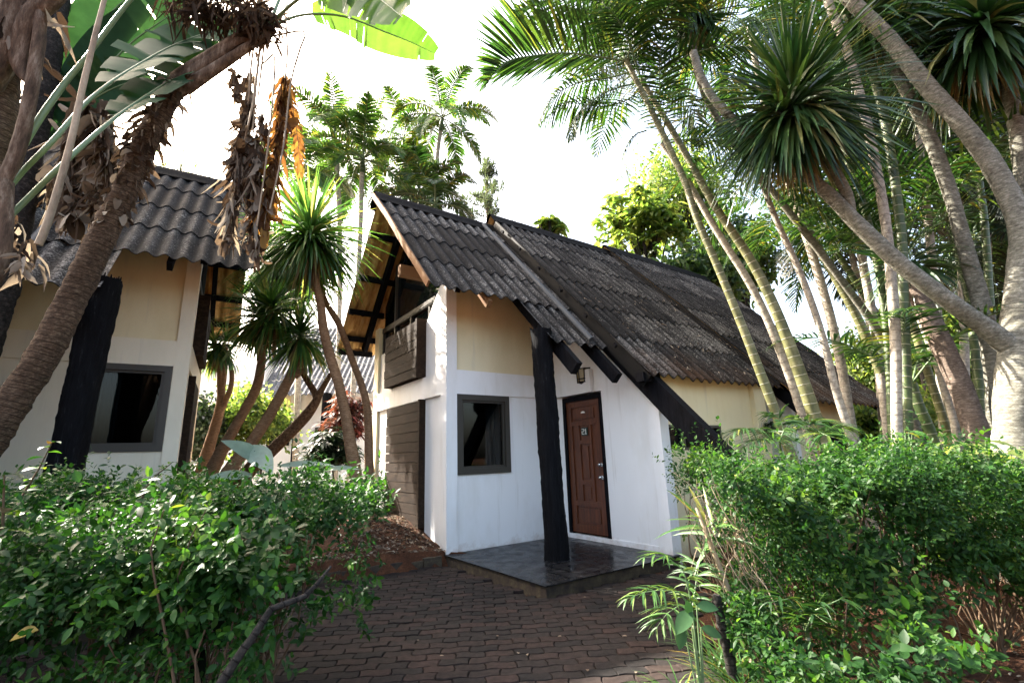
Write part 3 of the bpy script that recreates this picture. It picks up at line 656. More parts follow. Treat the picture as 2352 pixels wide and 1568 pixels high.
def frond_mesh(pts, ll=.5, n=42, bare=.16, vee=.35, droop=.7, wid=.035, r=.014, lean=None, tone=(0, .95), prof=(.5, 1, .85, .45, .05), ang=58, tip=.35):
    """palm leaf: rachis and two rows of leaflets along a curve"""
    pts, _ = spline(pts, 0., .06); L = len(pts); mb = MB(); mb.tube(pts[::2] if L > 6 else pts, [r, r*.75, r*.4, r*.12], 6, 1)
    d = np.gradient(pts, axis=0); d /= np.linalg.norm(d, axis=1)[:, None]
    f = np.linspace(bare, .995, n); idx = np.clip((f*(L-1)).astype(int), 0, L-1)
    for sgn in (-1, 1):
        p = pts[idx]; dd = d[idx]; up = np.broadcast_to(UP if lean is None else lean, p.shape)
        sd_ = np.cross(dd, up); sd_ /= np.linalg.norm(sd_, axis=1)[:, None]+1e-9; nv = np.cross(sd_, dd)
        q = (f-bare)/(1-bare); a = np.radians(ang+12-(ang-18)*q**2)+RG.normal(0, .05, n)
        dr = dd*np.cos(a)[:, None]+(sd_*sgn*np.cos(vee)+nv*np.sin(vee))*np.sin(a)[:, None]+RG.normal(0, .05, (n, 3))
        ln_ = ll*(.45+.75*np.sin(np.pi*np.clip(q*.80+.12, 0, 1)))*(1-(1-tip)*q**3)*RG.uniform(.88, 1.08, n)
        mb.blades(p, dr, ln_, wid*(.6+.4*np.sin(np.pi*q)), droop*RG.uniform(.6, 1.4, n), prof, .3, up=nv, rnd=RG.uniform(*tone, n))
    return mb
def palm(name, label, group, head, tpts, trad, tm, nf, L, ll, fm='frond', el=(75, -5), az0=0., shaft=.0, droop=1.5, nleaf=40, specs=(), wid=.035, azr=None):
    loc = base_of([head]+tpts); pl = Plant(name, loc, label, 'palm tree', group)
    pts = toground([head]+tpts); rr_ = list(trad)+[trad[-1]]*10
    pl.put(MB().tube(pts, rr_[:len(pts)], 10, step=.15, bump=.01), 'trunk', M[tm])
    head = np.array(head); ax = nrm(pts[0]-pts[1])
    if shaft: pl.put(MB().tube([head-ax*.05, head+ax*shaft*.5, head+ax*shaft], [trad[0]*1.15, trad[0]*1.2, trad[0]*.55], 10), 'crown_shaft', M['cane_green']); head = head+ax*shaft
    for k in range(nf):
        q = (k+.5)/nf; e_ = R_(el[0]+(el[1]-el[0])*q+RG.uniform(-6, 6)); a = az0+k*2.4+RG.uniform(-.2, .2)
        if azr: a = RG.uniform(*azr)
        d0 = np.array([math.sin(a)*math.cos(e_), math.cos(a)*math.cos(e_), math.sin(e_)])
        Lk = L*RG.uniform(.85, 1.1); c = curve(head-ax*.03*k/nf, d0, Lk, droop*RG.uniform(.7, 1.25))
        mb = frond_mesh(c, ll*RG.uniform(.9, 1.1), nleaf, wid=wid, r=.014 if wid < .052 else .032, prof=(.5, 1, .85, .45, .05) if wid < .052 else (.9, 1, .8, .4, .05), tone=(0, .98) if RG.uniform() < .8 else (.55, 1)); pl.put(mb, 'frond', [M[fm], M['rib']])
    for c, l2, n2, kw in specs:
        pl.put(frond_mesh(np.array(c), l2, n2, **kw), 'frond', [M[fm], M['rib']])
    return pl
def rosette(center, axis, n, L, wid, spread=(0, 105), droop=.8, tone=(0, 1), prof=(.55, 1, .95, .6, .04), stem=.25, squash=1.):
    """head of strap leaves round the end of a stem"""
    axis = nrm(axis); q = np.sqrt(RG.uniform(0, 1, n)); pol = np.radians(spread[0]+(spread[1]-spread[0])*q); az = np.arange(n)*2.39996+RG.uniform(-.3, .3, n)
    a = np.cross(axis, [0.3, .9, .1]); a = nrm(a); b = np.cross(axis, a)
    d = axis*np.cos(pol)[:, None]+(a*np.cos(az)[:, None]+b*np.sin(az)[:, None])*np.sin(pol)[:, None]
    base = np.asarray(center)-axis*stem*(q[:, None]**1.5)+d*.02
    ln_ = L*RG.uniform(.72, 1.12, n)*(.72+.28*np.sin(pol))
    return MB().blades(base, d, ln_, wid*RG.uniform(.8, 1.15, n), droop*(.25+q)*RG.uniform(.5, 1.5, n), prof, .28, up=axis+RG.normal(0, .05, (n, 3)), twist=.4, rnd=RG.uniform(*tone, n))
def skirt(center, axis, n, L, wid, droop=1.6):
    axis = nrm(axis); az = RG.uniform(0, 6.28, n); a = nrm(np.cross(axis, [0.3, .9, .1])); b = np.cross(axis, a)
    d = (a*np.cos(az)[:, None]+b*np.sin(az)[:, None])*.8-axis*RG.uniform(.2, .9, n)[:, None]
    return MB().blades(np.asarray(center)-axis*RG.uniform(.12, .45, n)[:, None], d, L*RG.uniform(.5, 1, n), wid, droop, (.6, 1, .8, .5, .05), .3, twist=.8)
def ovate(mb, pos, d, L, W, droop=.5, up=None, rnd=None, fold=.2, mat=0):
    return mb.blades(pos, d, L, W, droop, (.05, .62, .95, 1., .82, .48, .0), fold, up=up, twist=.35, rnd=rnd, mat=mat)
def sprigs(mb, pos, d, nl=6, ax=.12, L=.045, W=.024, droop=.5, twig=None, Lr=(.7, 1.25), tone=(0, 1)):
    """leafy shoots: alternate leaves along short twigs"""
    N = len(pos); d = d/(np.linalg.norm(d, axis=1)[:, None]+1e-9)
    s_ = np.cross(d, RG.normal(0, 1, (N, 3))); s_ /= np.linalg.norm(s_, axis=1)[:, None]+1e-9; n_ = np.cross(d, s_)
    cl_ = .5+.28*np.sin(pos[:, 0]*4.3+pos[:, 1]*3.1+1)+.25*np.sin(pos[:, 0]*9.7-pos[:, 2]*8+pos[:, 1]*5)
    tone_n = np.clip(.5*RG.uniform(*tone, N)+.5*cl_, 0, 1); big = .8+.45*np.clip(.5+.5*np.sin(pos[:, 0]*3.3-pos[:, 1]*4.7+pos[:, 2]*5), 0, 1)
    for k in range(nl):
        f = (k+.6)/nl; a = k*2.2
        sd_ = s_*math.cos(a)+n_*math.sin(a)
        dr = d*(.25+.7*f**2)+sd_*(1-.4*f)+RG.normal(0, .18, (N, 3)); p = pos+d*(ax*f)
        up = d*.7+UP*.6+RG.normal(0, .25, (N, 3))
        mb.blades(p, dr, L*big*RG.uniform(*Lr, N), W*big*RG.uniform(.75, 1.25, N), droop*RG.uniform(.3, 1.4, N), (.05, .8, 1., .62, .0), .22, up=up, twist=.5, rnd=np.clip(tone_n*.6+.4*RG.uniform(0, 1, N)*(.6+.5*f), 0, 1))
    return mb
def hedge(label, name, sampler, n_spr, mats, stems, **k):
    c = sampler(400)[0].mean(0); c[2] = gz(c[0], c[1])
    pl = Plant(name, c, label, 'hedge'); pos, d = sampler(n_spr); mb = MB(); sprigs(mb, pos, d, **k); ip, idr = sampler(n_spr//3); c2 = pos.mean(0); ip = ip+(c2-ip)*RG.uniform(.05, .3, (len(ip), 1))*[.3, 1, .8]; k2 = dict(k); k2.update(L=k['L']*1.35, W=k['W']*1.5, tone=(0, .35), nl=5); sprigs(mb, ip, idr+RG.normal(0, .5, idr.shape), **k2); pl.put(mb, 'foliage', mats)  # inner leaves get only dark tones, painting the deep shade inside the hedge
    t = MB()
    for base, n in stems:
        base = np.array([base[0], base[1], gz(*base)-.05])
        dist = np.linalg.norm((pos-base)[:, :2], axis=1); near = np.argsort(dist+RG.uniform(0, .5, len(pos)))[:max(n*12, 60)]
        for j in RG.choice(near, n, replace=False):
            e = pos[j]; mid = base*.5+e*.5+RG.normal(0, .06, 3)+[0, 0, -.05]; m2 = base*.2+e*.8+RG.normal(0, .05, 3)
            t.tube([base+RG.normal(0, .03, 3)*[1, 1, 0], base*.75+mid*.25+RG.normal(0, .03, 3), mid, m2, e], [.012, .010, .007, .004, .002], 5, step=.12, rnd=RG.uniform(), cap=False)
    pl.put(t, 'branch', M['twig']); return pl
def surf_sampler(x0f, x1f, y0, y1, ztop, zbot, shell=.22, topbias=.5, front=.5):
    """points through a clipped hedge body, most of them near its top and the side towards the path"""
    def f(n):
        y = RG.uniform(y0, y1, n*5); u = RG.uniform(0, 1, n*5); xa, xb = x0f(y), x1f(y); x = xa+(xb-xa)*u
        zt = ztop(x, y)+.06*np.sin(x*3.1-y*2)+.06*np.sin(x*7+y*5)+.04*np.sin(x*13-y*11)+.03*np.sin(x*29+y*23); zb = zbot(x, y)
        w = RG.uniform(0, 1, n*5); top = RG.uniform(0, 1, n*5) < topbias
        z = np.where(top, zt-np.abs(RG.normal(0, shell*.5, n*5)), zb+(zt-zb)*w)
        fr = RG.uniform(0, 1, n*5) < front
        y = np.where(~top & fr, y0+np.abs(RG.normal(0, shell*1.2, n*5)), y)
        xa, xb = x0f(y), x1f(y); x = xa+(xb-xa)*u
        ok = (z > zb) & (RG.uniform(0, 1, n*5) < .07+.93*(np.sin(x*5.1+z*6)+np.sin(y*6.3+x*2.2+z*3)+.7*np.sin(x*14+y*9+z*7)+.9*np.sin(x*9-z*13) > -.55))
        p = np.stack([x, y, z], -1)[ok][:n]; t_ = top[ok][:n]
        d = np.where(t_[:, None], [0, -.25, .9], [0, -.9, .25])+RG.normal(0, .45, p.shape)
        out_ = (RG.uniform(0, 1, len(p)) < .10)[:, None]; p = p+out_*d/np.linalg.norm(d, axis=1)[:, None]*RG.uniform(.05, .24, (len(p), 1))
        return p, d
    return f
def leafy_tree(name, label, group, base, top, crown_c, crown_r, nclump, nper, m, L=.2, W=.09, tr=.12, bm='bark_dark', droop=.6, whorl=True, cat='tree'):
    pl = Plant(name, base, label, cat, group)
    base = np.array(base, float); cc = np.array(crown_c, float); cr = np.array(crown_r, float)
    t = MB(); t.tube([base-[0, 0, .2], base*.6+cc*.4+RG.normal(0, .1, 3), cc+[0, 0, cr[2]*.3]], [tr, tr*.8, tr*.3], 8, step=.3, lump=.05)
    q = RG.normal(0, 1, (nclump, 3)); q /= np.linalg.norm(q, axis=1)[:, None]; q *= RG.uniform(.25, 1, (nclump, 1))**.6
    q *= (1+.25*np.sin(q[:, :1]*5+q[:, 2:]*4)); cl = cc+q*cr
    for c in cl[::max(1, nclump//26)]: t.tube([base*.35+cc*.65, (cc+c)/2+RG.normal(0, .12, 3), c], [tr*.4, tr*.22, .008], 5, step=.4)
    pl.put(t, 'trunk', M[bm])
    mb = MB()
    if whorl:
        for k in range(nper):
            a = k*2*np.pi/nper+RG.uniform(0, 6, nclump); el_ = RG.uniform(-.5, .5, nclump)
            d = np.stack([np.cos(a)*np.cos(el_), np.sin(a)*np.cos(el_), np.sin(el_)+.1], -1)
            ovate(mb, cl+RG.normal(0, .05, cl.shape), d, L*RG.uniform(.7, 1.2, nclump), W, droop)
    else:
        s_ = cr.mean()*.22
        p = np.repeat(cl, nper, 0)+RG.normal(0, s_, (nclump*nper, 3)); mb.blades(p, RG.normal(0, 1, p.shape)+[0, 0, .2], L*RG.uniform(.6, 1.3, len(p)), W, droop, (.1, 1, .8, 0), .2, twist=1.5)
    pl.put(mb, 'crown', M[m]); return pl
# ------------------------------------------------------------------ the yucca clump between the cottages
def yucca(label, lines, rads, heads, bm='bark_tan', group='yucca trees between the cottages', name='yucca_tree', segs=10, lm=None):
    """lines: trunk and limbs from the top down, heads: (center, axis, n, L, width, droop)"""
    loc = base_of(lines[0]); pl = Plant(name, loc, label, 'yucca tree', group)
    for i, (ln_, rd) in enumerate(zip(lines, rads)):
        p = toground(ln_) if i == 0 else ln_
        rd = list(rd)+[rd[-1]*1.15]*(len(p)-len(ln_)); pl.put(MB().tube(p, rd, segs, step=.08, bump=.02, lump=.03), 'trunk' if i == 0 else 'limb', M[bm])
    for c, ax, n, L, wd, dr in heads:
        hd = pl.put(rosette(c, ax, n, L, wd, (0, 118), dr), 'leaf_head', M[lm or ('yucca_light' if bm != 'bark_yucca' else 'yucca')])
        pl.put(skirt(c, ax, n//4, L*.75, wd, 1.7), 'dry_skirt', M['yucca_old'], hd)
    return pl
D = 7.9
c1 = PL((712, 525, D), (720, 620, D), (737, 700, D), (742, 750, D), (760, 824, D), (783, 902, D), (808, 1038, D))
yucca('tallest yucca beside the gable wall with a big spiky round head', [c1], [(.060, .062, .07, .075, .078, .082, .095)], [(c1[0], (-.08, -.1, 1), 420, 1.42, .048, 1.0), (c1[0]-[.02, 0, .30], (-.25, -.25, .6), 70, 1.1, .05, 1.35)])
c2 = PL((730, 650, D+.9), (752, 700, D+.8), (781, 750, D+.7), (808, 824, D+.9), (833, 892, D+.8), (845, 960, D+.7), (848, 1100, D+.6))
yucca('slim yucca stem closest to the white gable wall', [c2], [(.05, .055, .06, .065, .07, .075)], [(c2[0]+[0, 0, .15], (-.5, .3, 1), 34, .75, .045, 1.0)])
c3 = PL((492, 785, 10), (498, 812, 10), (505, 840, 10), (507, 891, 10), (508, 920, 10), (500, 959, 10), (470, 1060, 10))
yucca('forked yucca trunk nearest the cream cottage corner', [c3, PL((518, 790, 10.1), (516, 840, 10.05), (510, 900, 10)), PL((533, 850, 9.9), (530, 890, 9.9), (512, 935, 10))], [(.055, .06, .065, .07, .09, .10, .12), (.055, .06, .065), (.045, .05, .06)], [(c3[0], (-.2, 0, .8), 120, .7, .045, 1.4), (P(520, 780, 10.1), (.2, 0, .8), 120, .7, .045, 1.4)])
c4 = PL((597, 745, 9.1), (601, 812, 9.1), (592, 880, 9.1), (565, 936, 9.1), (529, 999, 9.1), (495, 1064, 9.1))
yucca('curved yucca trunk, second from the cream cottage corner', [c4], [(.065, .075, .085, .09, .095, .12)], [(c4[0]+[0, 0, .25], (-.1, -.1, 1), 220, 1.0, .05, 1.0), (P(632, 590, 10.5), (.0, -.1, 1), 340, 1.5, .055, .9), (P(672, 635, 10.5), (.2, -.3, .8), 170, 1.25, .055, 1.1)])
c5 = PL((684, 800, 8.5), (673, 850, 8.5), (641, 914, 8.5), (608, 970, 8.5), (570, 1026, 8.5), (535, 1070, 8.5))
yucca('leaning yucca trunk under the lowest dark spiky head', [c5, PL((702, 850, 8.5), (693, 850, 8.5), (676, 865, 8.5))], [(.07, .085, .09, .095, .10, .12), (.05, .055, .06)], [(P(690, 760, 8.5), (.05, -.35, .9), 190, .9, .05, 1.0), (P(622, 700, 8.5), (-.15, -.25, .8), 200, 1.0, .05, 1.1)])
c6 = PL((760, 858, 9), (740, 893, 9), (724, 925, 9), (700, 958, 9), (660, 1000, 9), (612, 1044, 9), (590, 1062, 9))
yucca('rough curved trunk lying low with two pale limbs', [c6, PL((690, 845, 9.1), (704, 871, 9.1), (722, 900, 9.05), (728, 918, 9))], [(.045, .055, .08, .10, .105, .12, .13), (.05, .055, .06, .06)], [], 'bark_rough')
# ------------------------------------------------------------------ palms behind the roofs
def areca_far(label, px, py, d, pts, L, ll, nf, fm='frond_light', r=.08, **k):
    return palm('areca_palm', label, 'palms beyond the cottage roofs', P(px, py, d), PL(*[(a, b, d) for a, b in pts]), [r]*8, 'cane_pale', nf+2, L*1.18, ll*1.0, fm, shaft=.5*L/2, **k)
areca_far('tall slender palm standing clear in the white sky above the gable', 1012, 300, 18, [(1008, 330), (1000, 400), (990, 480), (980, 620)], 2.6, .62, 11, el=(80, -25), droop=2.5, nleaf=92, wid=.054)
areca_far('thin palm just left of the tall sky palm', 928, 345, 19, [(930, 380), (932, 470), (930, 620)], 2.3, .55, 10, el=(75, -35), droop=2.5, nleaf=84, wid=.054, az0=1)
areca_far('bushy green palm above the gable ridge tip', 832, 395, 15, [(830, 440), (828, 520), (820, 700)], 2.2, .58, 12, el=(80, -25), droop=2.0, nleaf=88, wid=.054, az0=2)
areca_far('bright green palm behind the spiky yucca head', 770, 340, 15, [(775, 400), (780, 520), (780, 700)], 2.0, .6, 12, el=(85, -20), droop=1.9, nleaf=88, wid=.054, az0=.5)
areca_far('low dark palm right behind the gable roof', 965, 470, 16, [(965, 500), (960, 620)], 2.0, .55, 12, 'frond', el=(75, -10), droop=2.3, nleaf=80, wid=.054, az0=3)
areca_far('short palm rising right of the ridge behind the first roof', 1000, 495, 14, [(1000, 530), (1000, 650)], 1.6, .45, 9, 'frond', el=(70, 0), droop=2.2, nleaf=70, wid=.054, az0=1.3)
areca_far('small hazy palm far away over the cream cottage roof', 415, 395, 34, [(414, 420), (412, 520)], 2.3, .6, 10, el=(70, -30), droop=2.3, nleaf=26, wid=.054)
areca_far('yellowing palm behind the dry hanging leaves', 690, 420, 13, [(690, 460), (690, 700)], 1.8, .5, 10, el=(75, -15), droop=2.0, nleaf=80, wid=.054, az0=.9)
# conifer
def conifer(label, x, d, ytop, ybot, w_):
    b = P(x, ybot, d); t = P(x-5, ytop, d); g0 = np.array([b[0], b[1], gz(b[0], b[1])]); pl = Plant('conifer', g0, label, 'tree')
    pl.put(MB().tube([g0, b, t], [.22, .12, .02], 8, step=.5), 'trunk', M['bark_rough'])
    mb = MB(); H = t[2]-b[2]
    for k in range(30):
        f = RG.uniform(0, 1); z = b[2]+H*f; a = RG.uniform(0, 6.28); Lb = w_*(1-.7*f)*RG.uniform(.5, 1.1)
        c = curve(np.array([b[0]+(t[0]-b[0])*f, b[1], z]), (math.cos(a), math.sin(a), .35), Lb, -.3, 8); mb.tube(c, [.03, .01], 4, 1)
        for q in c[2:]:
            n = 12; mb.blades(q+RG.normal(0, .08, (n, 3)), RG.normal(0, 1, (n, 3))+[0, 0, .8], .40, .06, .1, (.6, 1, .0), .1)
    pl.put(mb, 'crown', [M['conifer'], M['bark_rough']])
conifer('thin hazy conifer behind the second roof ridge', 1122, 26, 380, 560, 2.2)
# broad leaved trees beyond the long roof
def tree_px(name, label, group, x, y, d, rx, ry, ncl, nper, m, **k):
    c = P(x, y, d); b = np.array([c[0]+.3, c[1], gz(c[0], c[1])]); s_ = d/1100
    return leafy_tree(name, label, group, b, None, c, (rx*s_, min(rx, ry)*s_, ry*s_), ncl, nper, m, **k)
gt = 'trees beyond the long roof'
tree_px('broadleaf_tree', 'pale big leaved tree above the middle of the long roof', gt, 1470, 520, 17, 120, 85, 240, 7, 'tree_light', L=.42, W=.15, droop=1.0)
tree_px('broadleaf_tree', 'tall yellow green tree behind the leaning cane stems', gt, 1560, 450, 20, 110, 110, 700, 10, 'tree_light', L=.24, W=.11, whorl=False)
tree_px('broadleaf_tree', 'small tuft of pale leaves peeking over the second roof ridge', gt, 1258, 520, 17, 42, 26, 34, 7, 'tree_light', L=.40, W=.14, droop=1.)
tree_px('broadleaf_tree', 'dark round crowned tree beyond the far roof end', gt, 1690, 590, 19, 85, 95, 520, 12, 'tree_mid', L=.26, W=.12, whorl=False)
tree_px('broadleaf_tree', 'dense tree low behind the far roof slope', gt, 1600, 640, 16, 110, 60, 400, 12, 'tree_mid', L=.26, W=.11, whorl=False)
tree_px('broadleaf_tree', 'rounded bush tree past the far roof eave', gt, 2010, 850, 17, 95, 85, 520, 12, 'tree_light', L=.20, W=.09, whorl=False)
tree_px('broadleaf_tree', 'yellow green tree seen between the cane stems', gt, 2150, 800, 15, 90, 150, 620, 12, 'tree_light', L=.20, W=.09, whorl=False)
tree_px('broadleaf_tree', 'leafy tree behind the thick forked yucca trunk', gt, 2290, 820, 14, 120, 190, 620, 12, 'tree_light', L=.20, W=.09, whorl=False)
tree_px('broadleaf_tree', 'low bush below the far black roof beams', gt, 2030, 985, 12.5, 120, 60, 420, 12, 'tree_light', L=.15, W=.07, whorl=False)
tree_px('broadleaf_tree', 'low bush behind the base of the cane stems', gt, 2200, 980, 11, 110, 80, 420, 12, 'tree_light', L=.14, W=.07, whorl=False)
# bushes by the cottage behind
tree_px('round_bush', 'round bush with sunlit yellow top before the far cottage', None, 575, 960, 13, 95, 60, 420, 12, 'tree_light', L=.13, W=.07, whorl=False, tr=.04, cat='bush')
tree_px('round_bush', 'dark green bush between the cream corner and the forked yucca', None, 455, 985, 12, 55, 75, 320, 12, 'tree_dark', L=.13, W=.07, whorl=False, tr=.04, cat='bush')
tree_px('cordyline_bush', 'dark red leaved bush beside the gable wall stems', None, 800, 960, 11.5, 48, 60, 60, 14, 'red_leaf', L=.36, W=.06, droop=.8, tr=.03, cat='bush')
tree_px('cordyline_bush', 'dark bush with strap leaves under the slim yucca', None, 760, 1030, 10, 60, 40, 60, 14, 'tree_dark', L=.30, W=.06, droop=.8, tr=.03, cat='bush')
# ------------------------------------------------------------------ right hand group: areca clump leaning over the roof
d = 6.6
def px_path(pts, dd): return PL(*[(a, b, dd) for a, b in pts])
def fr(pts, ll=.5, n=46, **k): return (PL(*pts), ll, n, k)
GA = 'leaning palms in front of the long roof'
palm('areca_palm', 'leaning pale palm stem whose fronds arch over the white sky', GA, P(1438, 140, d), px_path([(1500, 262), (1570, 410), (1600, 500), (1660, 640), (1725, 800), (1806, 1015)], d), [.042, .046, .05, .052, .055, .06, .068], 'cane_yellow', 10, 2.2, .65, 'frond', el=(88, 25), droop=1.2, nleaf=64, wid=.032, az0=.4, specs=[
    fr([(1438, 142, d), (1390, 133, d-.1), (1300, 122, d-.3), (1225, 128, d-.5), (1165, 142, d-.7), (1118, 190, d-.9)], 1.0, 84, vee=.75, droop=.3, wid=.05, lean=(-.25, .3, 1), bare=.10),
    fr([(1438, 142, d), (1400, 70, d-.1), (1340, 20, d-.3), (1260, 0, d-.5), (1180, 30, d-.8)], .85, 70, vee=.5, droop=.5, wid=.04),
    fr([(1440, 140, d), (1450, 60, d), (1440, -30, d-.2), (1390, -90, d-.5), (1310, -110, d-.8)], .8, 64, vee=.4, droop=.6, wid=.04),
    fr([(1445, 150, d), (1500, 60, d+.2), (1560, 0, d+.3), (1640, -20, d+.4)], .75, 60, vee=.4, droop=.7, wid=.04),
    fr([(1448, 165, d), (1395, 180, d+.2), (1330, 190, d+.3), (1270, 225, d+.3), (1225, 300, d+.2)], .6, 66, vee=.2, droop=1.3, wid=.036),
])
palm('areca_palm', 'second leaning palm stem with drooping curled fronds', GA, P(1474, 186, d+.3), px_path([(1520, 260), (1570, 345), (1640, 470), (1720, 590), (1772, 690), (1820, 810), (1874, 965)], d+.3), [.042, .047, .054, .06, .07, .076, .085, .094], 'cane_yellow', 9, 2.1, .6, 'frond', el=(85, 15), droop=1.3, nleaf=60, wid=.032, az0=1.7, specs=[
    fr([(1474, 190, d+.3), (1425, 200, d+.3), (1370, 225, d+.2), (1320, 270, d+.1), (1310, 325, d)], .55, 62, vee=.1, droop=1.5, wid=.036),
    fr([(1478, 195, d+.3), (1440, 230, d+.5), (1380, 245, d+.6), (1300, 240, d+.7), (1235, 290, d+.8)], .55, 64, vee=.1, droop=1.5, wid=.036),
    fr([(1485, 300, d+.5), (1465, 306, d+.5), (1442, 330, d+.5), (1432, 370, d+.5), (1452, 415, d+.5)], .34, 40, vee=.1, droop=1.0, wid=.03),
    fr([(1476, 190, d+.3), (1440, 120, d+.6), (1380, 90, d+.9), (1300, 110, d+1.1)], .55, 46, vee=.4, droop=1.0, wid=.036),
    fr([(1480, 190, d+.3), (1540, 200, d+.5), (1590, 260, d+.6), (1610, 340, d+.7)], .5, 42, vee=.2, droop=1.2, wid=.036),
])
palm('areca_palm', 'slim cane stem half hidden behind the second leaning stem', GA, P(1520, 330, d+.7), px_path([(1570, 400), (1640, 520), (1730, 665), (1790, 800), (1850, 970)], d+.7), [.045, .05, .055, .06, .065, .07], 'cane_pale', 6, 1.9, .5, 'frond', el=(70, -10), azr=(.3, 3.4), droop=1.5, nleaf=38)
# thin stems with small crowns hidden in the canopy
GB = 'thin stems in front of the far roof'
palm('areca_palm', 'thin grey bent stem crossing the far roof eave', GB, P(1738, 390, 6.9), px_path([(1785, 510), (1822, 590), (1858, 678), (1890, 776), (1918, 888), (1956, 1010)], 6.9), [.04, .045, .048, .05, .052, .055, .06], 'cane_pale', 7, 1.7, .5, 'frond', el=(60, -30), droop=1.5, nleaf=36)
palm('areca_palm', 'slender shaded stem with drooping fronds over the white sky gap', GB, P(1822, 465, 9), px_path([(1846, 512), (1920, 639), (1976, 744), (2040, 898), (2075, 1000)], 9), [.07, .075, .08, .085, .09, .1], 'cane_yellow', 9, 2.0, .55, 'frond', el=(65, -35), droop=1.6, nleaf=40, az0=.6)
palm('areca_palm', 'thin stem beside the slender shaded stem', GB, P(1890, 530, 10), px_path([(1935, 600), (2000, 700), (2030, 760), (2070, 960)], 10), [.06, .065, .07, .075, .08], 'cane_green', 9, 2.0, .55, 'frond', el=(60, -40), droop=1.7, nleaf=40, az0=1.9)
# tall canes
GC = 'tall upright canes behind the right hedge'
def cane(label, pts, dd, r, m):
    p = PL(*[(a, b, dd) for a, b in pts]); pl = Plant('palm_cane', base_of(p), label, 'palm cane', GC)
    pl.put(MB().tube(toground(p), [r[0]]+[(r[0]+r[1])/2]*(len(toground(p))-2)+[r[1]], 12, step=.08, ring=.05, ringp=.16), 'stem', M[m])
    top = p[0]; ax = nrm(p[0]-p[1])
    for k in range(5):
        a = k*2.4+RG.uniform(0, 1); c = curve(top, (math.cos(a)*.7, math.sin(a)*.7, .8), 2.2, 1.5); pl.put(frond_mesh(c, .55, 34, wid=.04), 'frond', [M['frond'], M['rib']])
    return pl
cane('pale lichen covered cane left of the green ringed cane', [(1880, -60), (1900, 0), (1953, 140), (1998, 315), (2034, 510), (2051, 685), (2058, 825), (2061, 1010)], 6.2, (.052, .072), 'cane_pale')
cane('green ringed cane rising right of the pale cane', [(1905, -60), (1925, 0), (1988, 122), (2033, 280), (2068, 520), (2075, 685), (2080, 825), (2086, 1010)], 6.4, (.055, .068), 'cane_green')
cane('dark green cane starting under the diagonal limb', [(1905, 250), (1935, 330), (1985, 480), (2012, 590), (2032, 720), (2044, 860), (2050, 1010)], 6.9, (.045, .058), 'cane_green')
cane('yellow cane leaning behind the pale cane', [(2030, 560), (2060, 640), (2086, 716), (2130, 850), (2180, 1005)], 7.4, (.05, .065), 'cane_yellow')
cane('thin yellow cane next to the reddish trunk', [(2060, 560), (2090, 640), (2135, 770), (2170, 900), (2200, 1010)], 7.6, (.045, .055), 'cane_yellow')
cane('pale leaning cane between the yellow ones', [(2070, 600), (2100, 690), (2150, 830), (2190, 960), (2200, 1020)], 7.2, (.045, .06), 'cane_pale')
cane('short dark cane at the foot of the ringed cane', [(2095, 880), (2110, 930), (2135, 985), (2150, 1030)], 7., (.06, .075), 'cane_green')
cane('straight dark green cane before the reddish trunk', [(2180, 470), (2196, 555), (2226, 685), (2243, 825), (2254, 975)], 7.0, (.055, .068), 'cane_green')
cane('green cane close to the fork of the thick yucca', [(2250, 420), (2261, 510), (2275, 700), (2285, 825), (2282, 960)], 7.4, (.05, .056), 'cane_green')
# the big forked yucca at the right edge
d = 5.6
big = PL((2352, 560, d), (2345, 660, d), (2340, 790, d), (2335, 880, d), (2335, 980, d), (2340, 1060, d))
limb1 = PL((1592, 120, d+.3), (1612, 180, d+.3), (1650, 240, d+.3), (1725, 312, d+.2), (1813, 376, d+.2), (1900, 444, d+.1), (2000, 545, d+.05), (2110, 640, d), (2250, 742, d), (2330, 805, d))
limb2 = PL((1868, 285, d-.1), (1885, 330, d-.05), (1915, 390, d), (1945, 445, d+.05), (1955, 490, d+.1))
limb3 = PL((1900, -60, d+.2), (1953, 0, d+.2), (2040, 88, d+.2), (2128, 196, d+.15), (2233, 315, d+.1), (2303, 420, d+.05), (2345, 525, d), (2352, 620, d), (2348, 760, d))
yucca('massive forked yucca at the right edge with limbs crossing the picture', [big, limb1, limb2, limb3], [(.13, .15, .18, .19, .2, .22), (.055, .056, .06, .066, .074, .085, .09, .096, .105, .12), (.05, .055, .06, .065, .06), (.085, .095, .10, .105, .11, .115, .125, .14, .155)],
      [(P(1825, 222, d-.1), (-.15, -.45, .8), 560, 1.55, .055, .9), (P(1800, 260, d-.2), (-.3, -.5, .2), 120, .95, .06, 1.2)], 'bark_yucca', None, segs=16)
hd = Plant('yucca_head', P(1594, 60, d+.3)*[1, 1, 0]+[0, 0, gz(*P(1594, 60, d+.3)[:2])], 'x', 'x') if False else None
d = 6.3
l4 = PL((2020, 60, d), (2051, 150, d), (2128, 298, d), (2180, 437, d), (2225, 600, d), (2255, 700, d), (2285, 860, d), (2300, 1030, d))
yucca('tall yucca trunk running behind the diagonal limb', [l4], [(.06, .075, .085, .09, .095, .10, .11, .12)], [(P(1990, 20, d), (-.3, -.3, .8), 280, 1.4, .07, 1.0)], 'bark_yucca', 'yucca trees at the right', segs=14)
l5 = PL((2085, 640, 6.6), (2110, 680, 6.5), (2163, 790, 6.4), (2215, 912, 6.3), (2252, 1020, 6.2))
yucca('thick reddish yucca trunk leaning below the diagonal limb', [l5], [(.10, .115, .125, .13, .14)], [(P(2060, 600, 6.8), (-.5, .2, .6), 130, .9, .055, 1.1)], 'bark_red', 'yucca trees at the right', segs=14, lm='yucca')
